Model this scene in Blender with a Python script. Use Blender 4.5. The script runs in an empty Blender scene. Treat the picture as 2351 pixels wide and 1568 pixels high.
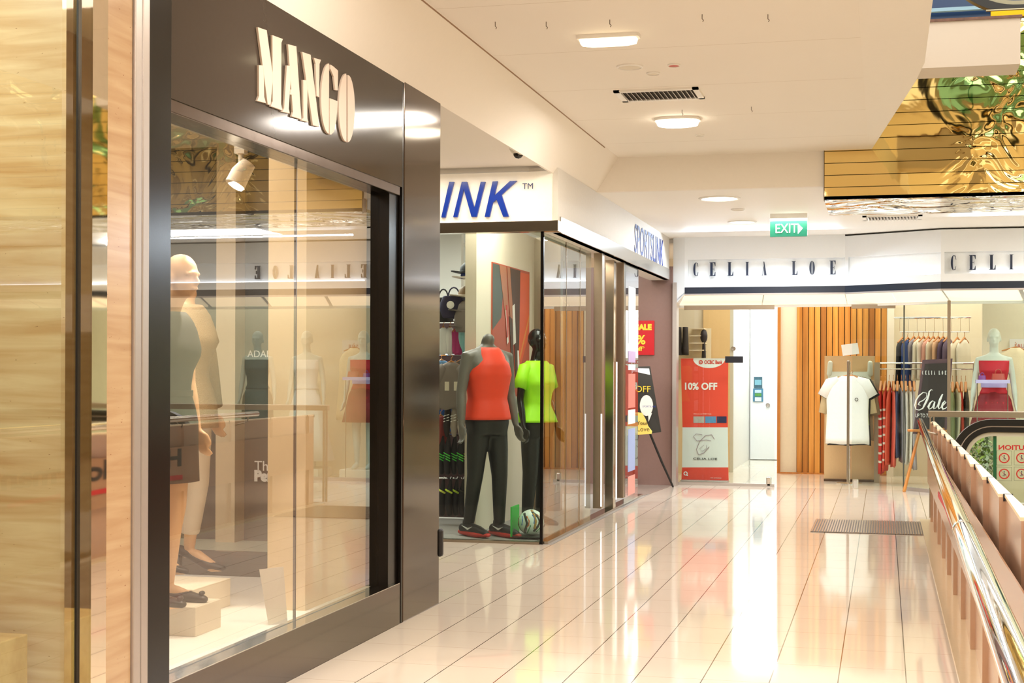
import bpy, bmesh, math, random
from math import sin, cos, tan, pi, radians
from mathutils import Vector, Matrix, Euler, noise
random.seed(7)
S = bpy.context.scene
COL = S.collection
# ---------------------------------------------------------------- camera
W, Hh, F, CX, HY = 2351.0, 1568.0, 3400.0, 1175.5, 853.0
YAW, ROLL, EYE = radians(14.1), radians(0.2), 1.4
cam = bpy.data.objects.new('camera', bpy.data.cameras.new('camera')); COL.objects.link(cam)
cam.data.sensor_width = 36; cam.data.lens = F / W * 36
cam.data.shift_y = (HY - Hh / 2) / W
cam.data.clip_start = 0.05; cam.data.clip_end = 200
CM = Matrix.Rotation(YAW, 3, 'Z') @ Matrix.Rotation(pi / 2, 3, 'X') @ Matrix.Rotation(ROLL, 3, 'Z')
cam.matrix_world = Matrix.Translation((0, 0, EYE)) @ CM.to_4x4()
S.camera = cam
# ---------------------------------------------------------------- world, exposure
S.view_settings.view_transform = 'Standard'; S.view_settings.look = 'None'
S.view_settings.gamma = 1; S.view_settings.use_curve_mapping = False
S.view_settings.exposure = 0.35
S.cycles.max_bounces = 10; S.cycles.transparent_max_bounces = 24; S.cycles.glossy_bounces = 6
S.cycles.sample_clamp_indirect = 6; S.cycles.use_denoising = True
wd = bpy.data.worlds.new('world'); S.world = wd; wd.use_nodes = True
wd.node_tree.nodes['Background'].inputs[0].default_value = (1.0, 0.94, 0.87, 1)
wd.node_tree.nodes['Background'].inputs[1].default_value = 1.0
def P(px, py, X=None, Y=None, Z=None):
    """point of the photograph carried onto a real plane of the place"""
    d = CM @ Vector(((px - CX) / F, (HY - py) / F, -1))
    t = X / d.x if X is not None else (Y / d.y if Y is not None else (Z - EYE) / d.z)
    return Vector((d.x * t, d.y * t, EYE + d.z * t))
def area(name, loc, size, power, color=(1, .86, .68), rot=(0, 0, 0), sy=None):
    l = bpy.data.lights.new(name, 'AREA'); l.energy = power; l.color = color; l.size = size
    if sy: l.shape = 'RECTANGLE'; l.size_y = sy
    o = bpy.data.objects.new(name, l); COL.objects.link(o); o.location = loc; o.rotation_euler = rot
    return o
WARM = (1, .92, .82); COOL = (.72, .86, 1)
def light_rig():
    for y in (-1.5, 2.2, 6.0, 10.6): area('corridor_ceiling_light', (-1.25, y, 3.3), 1.2, 58, WARM, sy=.35)
    area('far_ceiling_light', (-1.2, 15.8, 3.0), 1.0, 45, (1, .94, .86), sy=.8)
    area('far_ceiling_light', (2.5, 15.8, 3.0), 2.0, 50, (1, .94, .86), sy=.8)
    area('atrium_skylight', (5, 3, 9), 8, 600, (1, .93, .82), sy=10)
    area('stone_bay_fill', (-3.2, 3.7, 3.0), .6, 15, (1, .93, .82), sy=.8)  # unseen fill lamp added to brighten the travertine bay
    area('back_atrium_fill', (4, -4, 8.5), 6, 450, (1, .95, .85))  # added fill, lifts the surroundings mirrored in the gold sheet
    area('window_display_light', (-3.5, 6.2, 2.75), .8, 40, (1, .92, .82), sy=2.0)
    area('sports_shop_light', (-4.6, 14.0, 3.0), 1.6, 150, (1, .96, .9), sy=2.4)
    area('shop_interior_light', (-5.2, 6.4, 2.7), 1.5, 25, (.95, .97, 1), sy=1.5)
    area('sports_window_fill', (-3.05, 12.5, 3.0), .5, 22, (1, .95, .87), sy=1.2)  # extra fill added near the front to brighten the display wall
    area('sports_entry_light', (-3.0, 17.2, 2.9), .5, 8, WARM)
    area('boutique_light', (0.2, 20.0, 2.9), 3.5, 40, (1, .93, .82), sy=1.2)
    area('boutique_light', (-1.9, 19.8, 2.9), 1.0, 12, (1, .93, .82), sy=1.0)
    area('boutique_light', (3.5, 18.8, 2.75), 3.5, 40, (1, .94, .85), sy=1.0)
    area('store_room_light', (-1.8, 22.4, 2.9), 1.0, 66, (.96, .98, 1), sy=2.4)
    area('sign_wash_light', (-1.4, 17.55, 3.0), 1.8, 42, COOL, rot=(radians(-25), 0, 0), sy=.03)
    area('sign_wash_light', (2.4, 16.4, 3.0), 3.4, 75, COOL, rot=(radians(-25), 0, 0), sy=.03)
light_rig()
# ---------------------------------------------------------------- materials
def lin(h):
    h = h.lstrip('#'); r = []
    for i in (0, 2, 4):
        c = int(h[i:i + 2], 16) / 255
        r.append(c / 12.92 if c <= .04045 else ((c + .055) / 1.055) ** 2.4)
    return (r[0], r[1], r[2], 1)
MC = {}
def mat(hexc, rough=.5, metal=0.0, emit=0, spec=.5, bump=None, var=None, name=None, coat=0):
    """principled material with a light procedural grain"""
    key = (hexc, rough, metal, emit, spec, bump, var, coat)
    if key in MC: return MC[key]
    m = bpy.data.materials.new(name or 'surface_' + hexc.lstrip('#')); m.use_nodes = True
    nt = m.node_tree; b = nt.nodes['Principled BSDF']
    c = lin(hexc); b.inputs['Base Color'].default_value = c
    b.inputs['Roughness'].default_value = rough; b.inputs['Metallic'].default_value = metal
    b.inputs['Specular IOR Level'].default_value = spec
    b.inputs['Coat Weight'].default_value = coat; b.inputs['Coat Roughness'].default_value = .04
    if emit:
        b.inputs['Emission Color'].default_value = c; b.inputs['Emission Strength'].default_value = emit
    tc = nt.nodes.new('ShaderNodeTexCoord')
    n = nt.nodes.new('ShaderNodeTexNoise'); n.inputs['Scale'].default_value = 35; n.inputs['Detail'].default_value = 4
    nt.links.new(tc.outputs['Object'], n.inputs['Vector'])
    v = .04 if var is None else var
    mx = nt.nodes.new('ShaderNodeMix'); mx.data_type = 'RGBA'
    mx.inputs[6].default_value = (c[0] * (1 - v), c[1] * (1 - v), c[2] * (1 - v), 1)
    mx.inputs[7].default_value = (min(1, c[0] * (1 + v)), min(1, c[1] * (1 + v)), min(1, c[2] * (1 + v)), 1)
    nt.links.new(n.outputs['Fac'], mx.inputs[0]); nt.links.new(mx.outputs[2], b.inputs['Base Color'])
    if bump:
        bn = nt.nodes.new('ShaderNodeBump'); bn.inputs['Strength'].default_value = bump[1]; bn.inputs['Distance'].default_value = .02
        n2 = nt.nodes.new('ShaderNodeTexNoise'); n2.inputs['Scale'].default_value = bump[0]
        nt.links.new(tc.outputs['Object'], n2.inputs['Vector']); nt.links.new(n2.outputs['Fac'], bn.inputs['Height'])
        nt.links.new(bn.outputs[0], b.inputs['Normal'])
    MC[key] = m; return m
def N(nt, t, **k):
    n = nt.nodes.new(t)
    for a, v in k.items():
        if a == 'op': n.operation = v
        elif isinstance(a, str) and a.startswith('i'): n.inputs[int(a[1:])].default_value = v
    return n
def L(nt, a, ai, b, bi): nt.links.new(a.outputs[ai], b.inputs[bi])
def glass(tint='#f4fbf8', name='clear_glass', ior=1.5, boost=1.0):
    m = bpy.data.materials.new(name); m.use_nodes = True; nt = m.node_tree
    for n in list(nt.nodes): nt.nodes.remove(n)
    out = N(nt, 'ShaderNodeOutputMaterial'); mix = N(nt, 'ShaderNodeMixShader'); fr = N(nt, 'ShaderNodeFresnel')
    fr.inputs[0].default_value = ior
    tr = N(nt, 'ShaderNodeBsdfTransparent'); tr.inputs[0].default_value = lin(tint)
    gl = N(nt, 'ShaderNodeBsdfGlossy'); gl.inputs['Roughness'].default_value = 0.0
    ge = N(nt, 'ShaderNodeNewGeometry'); mr = N(nt, 'ShaderNodeMapRange'); mr.inputs[3].default_value = 1.5 * boost; mr.inputs[4].default_value = 0.0; L(nt, ge, 'Backfacing', mr, 0)
    ml = N(nt, 'ShaderNodeMath', op='MULTIPLY'); L(nt, mr, 0, ml, 1)   # the outer face carries the reflection of the whole pane
    L(nt, fr, 0, ml, 0); L(nt, ml, 0, mix, 0); L(nt, tr, 0, mix, 1); L(nt, gl, 0, mix, 2); L(nt, mix, 0, out, 0)
    return m
def joints(nt, coord, idx, period, offset, width):
    sp = N(nt, 'ShaderNodeSeparateXYZ'); L(nt, coord, 'Object', sp, 0)
    a = N(nt, 'ShaderNodeMath', op='SUBTRACT'); a.inputs[1].default_value = offset - period * 400; L(nt, sp, idx, a, 0)
    d = N(nt, 'ShaderNodeMath', op='DIVIDE'); d.inputs[1].default_value = period; L(nt, a, 0, d, 0)
    f = N(nt, 'ShaderNodeMath', op='FRACT'); L(nt, d, 0, f, 0)
    w = N(nt, 'ShaderNodeMath', op='LESS_THAN'); w.inputs[1].default_value = width / period; L(nt, f, 0, w, 0)
    return w
def striped(name, c1, c2, idx, period, offset, width, rough=.4, metal=0, extra=None, c3=None, spec=.5):
    """surface with regular joint lines along one axis (and optionally a second)"""
    m = bpy.data.materials.new(name); m.use_nodes = True; nt = m.node_tree; b = nt.nodes['Principled BSDF']
    b.inputs['Roughness'].default_value = rough; b.inputs['Metallic'].default_value = metal; b.inputs['Specular IOR Level'].default_value = spec
    tc = N(nt, 'ShaderNodeTexCoord'); w = joints(nt, tc, idx, period, offset, width)
    n = N(nt, 'ShaderNodeTexNoise'); n.inputs['Scale'].default_value = 2.5; n.inputs['Detail'].default_value = 6; L(nt, tc, 'Object', n, 'Vector')
    base = N(nt, 'ShaderNodeMix'); base.data_type = 'RGBA'; c = lin(c1)
    base.inputs[6].default_value = c; base.inputs[7].default_value = lin(c3) if c3 else c; L(nt, n, 'Fac', base, 0)
    mx = N(nt, 'ShaderNodeMix'); mx.data_type = 'RGBA'; mx.inputs[7].default_value = lin(c2)
    L(nt, w, 0, mx, 0); L(nt, base, 2, mx, 6)
    if extra:
        w2 = joints(nt, tc, *extra[:4]); m2 = N(nt, 'ShaderNodeMix'); m2.data_type = 'RGBA'; m2.inputs[7].default_value = lin(extra[4])
        L(nt, w2, 0, m2, 0); L(nt, mx, 2, m2, 6); mx = m2
    L(nt, mx, 2, b, 'Base Color')
    return m
def travertine(name, c1, c2, c3):
    m = bpy.data.materials.new(name); m.use_nodes = True; nt = m.node_tree; b = nt.nodes['Principled BSDF']
    b.inputs['Roughness'].default_value = .22
    tc = N(nt, 'ShaderNodeTexCoord'); mp = N(nt, 'ShaderNodeMapping'); mp.inputs['Scale'].default_value = (1.2, 1.2, 14); L(nt, tc, 'Object', mp, 0)
    n = N(nt, 'ShaderNodeTexNoise'); n.inputs['Scale'].default_value = 1.6; n.inputs['Detail'].default_value = 9; n.inputs['Distortion'].default_value = .6; L(nt, mp, 0, n, 'Vector')
    r = N(nt, 'ShaderNodeValToRGB'); e = r.color_ramp.elements; e[0].position = .3; e[0].color = lin(c1); e[1].position = .7; e[1].color = lin(c2); L(nt, n, 'Fac', r, 0)
    mp2 = N(nt, 'ShaderNodeMapping'); mp2.inputs['Scale'].default_value = (18, 18, 60); L(nt, tc, 'Object', mp2, 0)
    n2 = N(nt, 'ShaderNodeTexNoise'); n2.inputs['Scale'].default_value = 2.2; n2.inputs['Detail'].default_value = 3; L(nt, mp2, 0, n2, 'Vector')
    g = N(nt, 'ShaderNodeMath', op='GREATER_THAN'); g.inputs[1].default_value = .72; L(nt, n2, 'Fac', g, 0)
    mx = N(nt, 'ShaderNodeMix'); mx.data_type = 'RGBA'; mx.inputs[7].default_value = lin(c3); L(nt, g, 0, mx, 0); L(nt, r, 0, mx, 6)
    L(nt, mx, 2, b, 'Base Color'); return m
def wood(name, c1, c2, axis=2, scale=6, rough=.35):
    m = bpy.data.materials.new(name); m.use_nodes = True; nt = m.node_tree; b = nt.nodes['Principled BSDF']
    b.inputs['Roughness'].default_value = rough
    tc = N(nt, 'ShaderNodeTexCoord'); mp = N(nt, 'ShaderNodeMapping'); s = [scale * 3] * 3; s[axis] = scale * .12; mp.inputs['Scale'].default_value = s; L(nt, tc, 'Object', mp, 0)
    n = N(nt, 'ShaderNodeTexNoise'); n.inputs['Scale'].default_value = 1; n.inputs['Detail'].default_value = 5; L(nt, mp, 0, n, 'Vector')
    r = N(nt, 'ShaderNodeValToRGB'); e = r.color_ramp.elements; e[0].position = .35; e[0].color = lin(c1); e[1].position = .65; e[1].color = lin(c2); L(nt, n, 'Fac', r, 0)
    L(nt, r, 0, b, 'Base Color'); return m
def mirror_wavy(name, hexc, strength, scale, lines=None, xfrom=None, rough=.04):
    """polished metal sheet, wavy in its loose area, with dark shadow-gap joints"""
    m = bpy.data.materials.new(name); m.use_nodes = True; nt = m.node_tree; b = nt.nodes['Principled BSDF']
    b.inputs['Metallic'].default_value = 1; b.inputs['Roughness'].default_value = rough; c = lin(hexc); b.inputs['Base Color'].default_value = c
    tc = N(nt, 'ShaderNodeTexCoord')
    n = N(nt, 'ShaderNodeTexNoise'); n.inputs['Scale'].default_value = scale; n.inputs['Detail'].default_value = 2.5; n.inputs['Distortion'].default_value = .8; L(nt, tc, 'Object', n, 'Vector')
    bp = N(nt, 'ShaderNodeBump'); bp.inputs['Distance'].default_value = .1; bp.inputs['Strength'].default_value = strength; L(nt, n, 'Fac', bp, 'Height')
    if xfrom is not None:
        sp = N(nt, 'ShaderNodeSeparateXYZ'); L(nt, tc, 'Object', sp, 0)
        mr = N(nt, 'ShaderNodeMapRange'); mr.inputs[1].default_value = xfrom; mr.inputs[2].default_value = xfrom + .5
        mr.inputs[3].default_value = strength * .03; mr.inputs[4].default_value = strength; L(nt, sp, 0, mr, 0); L(nt, mr, 0, bp, 'Strength')
    L(nt, bp, 0, b, 'Normal')
    if lines:
        w = joints(nt, tc, *lines); mx = N(nt, 'ShaderNodeMix'); mx.data_type = 'RGBA'
        mx.inputs[6].default_value = c; mx.inputs[7].default_value = lin('#2a2208'); L(nt, w, 0, mx, 0); L(nt, mx, 2, b, 'Base Color')
    return m
# ---------------------------------------------------------------- mesh helpers
class MB:
    def __init__(s): s.bm = bmesh.new()
    def box(s, x0, x1, y0, y1, z0, z1, rz=0, bev=0):
        c = Vector(((x0 + x1) / 2, (y0 + y1) / 2, (z0 + z1) / 2))
        r = bmesh.ops.create_cube(s.bm, size=1)['verts']
        bmesh.ops.transform(s.bm, matrix=Matrix.Translation(c) @ Matrix.Rotation(rz, 4, 'Z') @ Matrix.Diagonal((abs(x1 - x0), abs(y1 - y0), abs(z1 - z0), 1)), verts=r)
        if bev:
            es = {e for v in r for e in v.link_edges}
            bmesh.ops.bevel(s.bm, geom=list(es), offset=bev, segments=2, affect='EDGES', profile=.6)
        return s
    def quad(s, pts):
        s.bm.faces.new([s.bm.verts.new(p) for p in pts]); return s
    def prism(s, pts, vec):
        """polygon given as 3-D points, pushed along vec"""
        vec = Vector(vec); a = [s.bm.verts.new(p) for p in pts]; b = [s.bm.verts.new(Vector(p) + vec) for p in pts]
        n = len(pts)
        try:
            s.bm.faces.new(a); s.bm.faces.new(b[::-1])
            for i in range(n): s.bm.faces.new((a[i], b[i], b[(i + 1) % n], a[(i + 1) % n]))
        except ValueError: pass
        return s
    def loft(s, rings, cap=True, closed=False):
        R = [[s.bm.verts.new(p) for p in r] for r in rings]
        m = len(R[0]); k = len(R)
        for i in range(k if closed else k - 1):
            A, B = R[i], R[(i + 1) % k]
            for j in range(m): s.bm.faces.new((A[j], A[(j + 1) % m], B[(j + 1) % m], B[j]))
        if cap and not closed: s.bm.faces.new(R[0][::-1]); s.bm.faces.new(R[-1])
        return s
    def limb(s, pts, radii, n=12, round_ends=True, flat=1.0):
        pts = [Vector(p) for p in pts]; rings = []; up = None
        P2, R2 = list(pts), list(radii)
        ringdata = []
        for i, p in enumerate(P2):
            d = (P2[min(i + 1, len(P2) - 1)] - P2[max(i - 1, 0)]).normalized()
            if up is None:
                up = Vector((0, 0, 1)) if abs(d.z) < .9 else Vector((0, 1, 0))
            a = d.cross(up).normalized(); b = a.cross(d).normalized(); up = b
            ringdata.append((p, a, b, d, R2[i]))
        def ring(p, a, b, r): return [p + a * r * cos(2 * pi * j / n) + b * r * flat * sin(2 * pi * j / n) for j in range(n)]
        p, a, b, d, r = ringdata[0]
        if round_ends:
            for t in (75, 45, 20): rings.append(ring(p - d * r * sin(radians(t)), a, b, r * cos(radians(t))))
        for p, a, b, d, r in ringdata: rings.append(ring(p, a, b, r))
        p, a, b, d, r = ringdata[-1]
        if round_ends:
            for t in (20, 45, 75): rings.append(ring(p + d * r * sin(radians(t)), a, b, r * cos(radians(t))))
        return s.loft(rings)
    def cyl(s, p0, p1, r, n=16): return s.limb([p0, p1], [r, r], n, False)
    def ball(s, c, rx, ry, rz, n=20, rot=None):
        r = bmesh.ops.create_uvsphere(s.bm, u_segments=n, v_segments=n // 2 + 2, radius=1)['verts']
        M = Matrix.Translation(c) @ (rot.to_4x4() if rot else Matrix.Identity(4)) @ Matrix.Diagonal((rx, ry, rz, 1))
        bmesh.ops.transform(s.bm, matrix=M, verts=r); return s
    def lathe(s, c, prof, n=28, axis='Z', closed=False):
        c = Vector(c); rings = []
        for r, z in prof:
            rr = []
            for j in range(n):
                a = 2 * pi * j / n; v = Vector((r * cos(a), r * sin(a), z))
                if axis == 'Y': v = Vector((v.x, v.z, v.y))
                if axis == 'X': v = Vector((v.z, v.x, v.y))
                rr.append(c + v)
            rings.append(rr)
        return s.loft(rings, not closed, closed)
    def build(s, name, m, parent=None, smooth=None, loc=None, rz=0, bevel=0):
        bmesh.ops.recalc_face_normals(s.bm, faces=s.bm.faces)
        me = bpy.data.meshes.new(name); s.bm.to_mesh(me); s.bm.free()
        o = bpy.data.objects.new(name, me); COL.objects.link(o)
        if m: me.materials.append(m)
        if smooth:
            for p in me.polygons: p.use_smooth = True
            if smooth != 1:
                md = o.modifiers.new('es', 'EDGE_SPLIT'); md.split_angle = radians(smooth)
        if bevel:
            md = o.modifiers.new('bv', 'BEVEL'); md.width = bevel; md.segments = 2; md.limit_method = 'ANGLE'
        if loc is not None: o.location = loc
        o.rotation_euler.z = rz
        if parent: o.parent = parent
        return o
def tag(o, label=None, cat=None, group=None, kind=None):
    if label: o['label'] = label
    if cat: o['category'] = cat
    if group: o['group'] = group
    if kind: o['kind'] = kind
    return o
def empty(name, loc, label, cat, group=None, rz=0):
    o = bpy.data.objects.new(name, None); COL.objects.link(o); o.location = loc; o.rotation_euler.z = rz
    o.empty_display_size = .1
    return tag(o, label, cat, group)
def struct(name, mb, m, parent=None, **k):
    o = mb.build(name, m, parent, **k)
    if not parent: o['kind'] = 'structure'
    return o
def B(*a, **k): return MB().box(*a, **k)
def dup(root):
    r = root.copy(); COL.objects.link(r)
    for ch in root.children:
        c = ch.copy(); COL.objects.link(c); c.parent = r
        for g in ch.children:
            d = g.copy(); COL.objects.link(d); d.parent = c
    return r
def text(name, s, origin, xdir, height, m, parent=None, width=None, depth=.004, shear=0, align='LEFT', updir=(0, 0, 1), bold=0):
    """real lettering, cap height given in metres, as a thin mesh"""
    cu = bpy.data.curves.new(name, 'FONT'); cu.body = s; cu.size = height / .70; cu.shear = shear; cu.align_x = align
    cu.extrude = depth / 2; cu.offset = bold; cu.resolution_u = 3
    t = bpy.data.objects.new(name, cu); COL.objects.link(t); bpy.context.view_layer.update()
    me = bpy.data.meshes.new_from_object(t.evaluated_get(bpy.context.evaluated_depsgraph_get()))
    bpy.data.objects.remove(t)
    xs = [v.co.x for v in me.vertices]
    if xs and width:
        k = width / (max(xs) - min(xs))
        for v in me.vertices: v.co.x *= k
    x = Vector(xdir).normalized(); u = Vector(updir).normalized(); z = x.cross(u)
    M = Matrix((x, u, z)).transposed().to_4x4(); M.translation = Vector(origin)
    if parent: M = parent.matrix_world.inverted() @ M if parent.type != 'EMPTY' or True else M
    me.transform(M); o = bpy.data.objects.new(name, me); COL.objects.link(o); me.materials.clear(); me.materials.append(m)
    if parent: o.parent = parent
    return o
def upd(): bpy.context.view_layer.update()
# ================================================================ materials in use
M_floor = striped('glossy_floor_tile', '#e0d3c4', '#5a4a3c', 0, .3003, -.2, .005, rough=.06, extra=(1, .455, 6.76, .003, '#a8937c'), c3='#dacbba', spec=.45)
M_ceil = mat('#f3ece2', .7, var=.015)
M_ceilm = striped('ceiling_panel', '#f3ece2', '#c8b8a4', 1, 1.22, .35, .004, rough=.7, c3='#f1e9de')
M_ceil2 = mat('#f6f2ec', .6, var=.01)
M_black = mat('#120e0b', .2, spec=.25)
M_dark = mat('#3d342d', .11, spec=.22, bump=(3, .01))
M_darkm = mat('#61554c', .1, metal=1, bump=(1.6, .02))
M_bronze = mat('#6a5a50', .2, metal=1, bump=(5, .05))
M_steel = mat('#c3b6a4', .16, metal=1, bump=(2.5, .03))
M_steelb = mat('#a89a88', .3, metal=1, bump=(3, .04))
M_chrome = mat('#e8e6e2', .04, metal=1)
M_alu = mat('#b9b0aa', .38, metal=.6)
M_trav = travertine('travertine_pale', '#d3a878', '#f4dab2', '#8c6238')
M_trav2 = travertine('travertine_rose', '#b8946e', '#ccaf8a', '#946848')
M_glass = glass(); M_glassm = glass('#f6f4ee', 'shop_window_glass', boost=1.75); M_glassg = glass('#dcefe2', 'green_edged_glass', boost=.8)
M_glassf = glass('#f6fbfa', 'far_shop_glass', boost=.6)
M_white = mat('#f4f1ec', .5, var=.01); M_cream = mat('#eadfcb', .55); M_beige = mat('#d8c4a6', .5)
M_carpet = mat('#8f8983', .9, var=.12); M_gold = mirror_wavy('gold_mirror_sheet', '#f3d48a', .6, 2.1, lines=(2, .106, 2.925, .006), xfrom=.45)
M_gold2 = mirror_wavy('gold_mirror_soffit', '#e8cf98', .35, 2.2)
M_panel = mat('#d2b098', .16, metal=.5, bump=(1.5, .03))
M_woodslat = wood('oak_slat', '#c97a1c', '#eaa544'); M_woodpl = wood('pale_wood', '#cfa468', '#dcb47a', axis=0)
M_woodr = wood('reddish_wood', '#b46c2c', '#d08c40')
M_lampon = mat('#fff4dc', .5, emit=9); M_lampoff = mat('#fbf0d8', .4, emit=1.2)
M_lightbox = mat('#fff0d2', .5, emit=.62, var=.0)
M_blk = mat('#141210', .5); M_rubber = mat('#0d0d0c', .28)

# ================================================================ the setting
struct('floor', B(-2.6, .34, -7, 18.3, -.25, 0), M_floor)
k = B(.34, .46, -7, 14.6, -.25, .0); struct('trim_1', k, M_cream)
struct('floor', B(.34, 9, 14.6, 18.3, -.25, 0), M_floor)
struct('floor', B(-9, -2.6, 5, 8.5, -.25, .0), mat('#a89b88', .25))
struct('floor', B(-9, -2.6, 8.5, 11.68, -.25, .0), M_floor)
struct('floor', B(-9, -2.6, 11.68, 18.3, -.25, .001), M_carpet)
struct('floor', B(-9, -2.6, -7, 5, -.25, 0), M_trav)
struct('floor', B(-6, 9, 18.3, 25, -.25, 0), striped('boutique_floor_tile', '#f0e4cf', '#c9b69a', 0, .6, .1, .004, rough=.07, extra=(1, .6, .2, .004, '#c9b69a'), c3='#ece0ca'))
struct('floor', B(.46, 12, -9, 14.6, -4.6, -4.5), mat('#cdbfa8', .2))
# main ceiling with its raised edge along the shopfronts
struct('ceiling', B(-2.36, -.14, -7, 13.4, 3.36, 3.5), M_ceilm)
mb = MB(); mb.prism([(-2.6, -7, 3.006), (-2.36, -7, 3.36), (-2.36, -7, 3.5), (-2.62, -7, 3.5), (-2.62, -7, 3.006)], (0, 20.4, 0)); struct('ceiling', mb, M_ceil)
struct('ceiling', B(-9, -2.7, -7, 11.7, 3.07, 3.2), M_ceil)
mb = MB(); mb.prism([(-.14, -7, 3.362), (.24, -7, 3.34), (.24, 9.6, 3.34), (.2, 10.2, 3.342), (-.115, 13.4, 3.36), (-.14, 13.4, 3.362)], (0, 0, .25)); struct('ceiling', mb, M_ceil)
struct('ceiling', B(-2.8, -.52, 13.38, 13.5, 3.05, 3.5), M_ceil)          # face of the lower ceiling
struct('ceiling', B(-6, 9, 13.45, 18.3, 3.05, 3.2), M_ceil2)
struct('ceiling', B(-9, -2.7, 11.7, 18.3, 3.1, 3.2), M_ceil2)
struct('ceiling', B(-6, 9, 18.3, 25, 3.0, 3.2), M_ceil2)
struct('trim_2', B(-2.372, -2.362, -7, 12.7, 3.35, 3.362), mat('#9a7a60', .6))
# walls that close the place
struct('wall_back', B(-9, 12, -9.2, -9, -4.6, 9), mat('#b9a888', .5))
struct('wall_right', B(12, 12.2, -9, 26, -4.6, 9), mat('#c8b690', .5))
struct('wall_left', B(-9.2, -9, -9, 26, -.2, 3.2), mat('#8d857c', .6))
struct('wall_far', B(-9, 12, 25, 25.2, -.2, 9), M_cream)
struct('wall_left', B(-2.7, -2.6, -7, 3.3, 0, 3.1), M_trav2)
for i in range(4): struct('trim_3', B(-4, 12, -8.99, -8.6, -.6 + i * 2.9 - .4, -.1 + i * 2.9 - .4), M_white)  # white slab bands added out of view for reflections
# unseen gallery glazing, added for the gold sheet to reflect
for i in range(6): struct('window_%d' % (i + 1), B(-3.6 + i * 2.6, -1.4 + i * 2.6, -8.98, -8.95, .2, 2.1), mat('#4a4c2e', .1))
# void edge below the near corridor
struct('wall_void', B(.46, 12, 14.6, 14.8, -4.5, .0), M_cream)
struct('wall_void', B(.36, .46, -7, 14.6, -4.5, -.25), M_cream)
# gold bulkhead
GY = 13.35
struct('wall_gold', B(-.519, 12, GY, GY + .12, 2.925, 6.8), M_gold)
mb = B(-.519, 12, GY, 14.7, 2.925, 2.955); struct('ceiling_gold', mb, M_gold2)
struct('trim_4', B(-.521, -.515, GY - .004, GY + .1, 2.92, 3.36), mat('#5a4412', .4))
struct('ceiling', B(-.53, 12, GY + .12, 14.72, 2.956, 3.05), M_ceil2)
# upper gallery block with its marble edge
y0 = 10.6; a = P(2111, 152, Y=y0); b = P(2343, 42, Y=y0); zt = P(2200, 48, Y=y0).z; zb = P(2200, 153, Y=y0).z
struct('wall_gallery', B(.12, b.x, y0, y0 + .38, zb, zt), mat('#d6cabb', .7, var=.01))
struct('trim_5', B(.12, b.x + .01, y0 - .015, y0 + .4, zt, zt + .018), mat('#6e4c3c', .3, var=.5))

# ================================================================ far left: stone bay, mirrored jamb, stone pilaster
struct('wall_stone', B(-3.9, -2.69, 4.52, 4.7, 0, 3.1), M_trav)
mj = empty('mirrored_jamb', (-2.645, 4.52, 0), 'tall narrow mirror-polished steel jamb between the two travertine slabs', 'column')
upd()
B(-2.692, -2.648, 4.50, 4.60, 0, 3.08).build('mirror_face', mat('#f0e2cc', .03, metal=1, bump=(1.5, .06)), mj).location = (2.645, -4.52, 0)
B(-2.640, -2.600, 4.50, 4.60, 0, 3.08).build('mirror_face', mat('#f0e2cc', .03, metal=1, bump=(1.2, .05)), mj).location = (2.645, -4.52, 0)
B(-2.648, -2.640, 4.490, 4.60, 0, 3.08).build('pane_edge', M_blk, mj).location = (2.645, -4.52, 0)  # dark edge of the glass pane between the mirror faces
B(-2.600, -2.592, 4.50, 4.60, 0, 3.08).build('side_strip', mat('#e8dcc8', .03, metal=1, bump=(2, .05)), mj).location = (2.645, -4.52, 0)
tag(B(-2.685, -2.596, 4.602, 4.78, 0, 3.08).build('stone_pilaster', M_trav2, bevel=.002), 'rose travertine pilaster strip beside the grey metal mullion', 'column')
pm = empty('metal_mullion', (-2.62, 4.835, 0), 'pale grey double metal mullion between travertine and black post', 'post'); upd()
for a, b in ((4.782, 4.832), (4.838, 4.888)): B(-2.68, -2.585, a, b, 0, 3.08).build('strip', M_alu, pm, bevel=.004).location = (2.62, -4.835, 0)
B(-2.75, -2.597, 4.832, 4.838, 0, 3.08).build('groove', M_blk, pm).location = (2.62, -4.835, 0)
tag(B(-3.9, -2.78, 4.05, 4.42, 0, .515).build('display_plinth', M_woodpl, bevel=.004), 'low pale wood display plinth at the lower left corner', 'plinth')
struct('wall_left', B(-4.0, -3.9, 1.5, 4.7, 0, 3.1), M_trav2)
struct('wall_left', B(-3.9, -2.9, 1.5, 1.6, 0, 3.1), M_cream)
gp = MB().box(-2.66, -2.65, 3.3, 4.5, .02, 3.05); struct('window_7', gp, M_glass)

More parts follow.
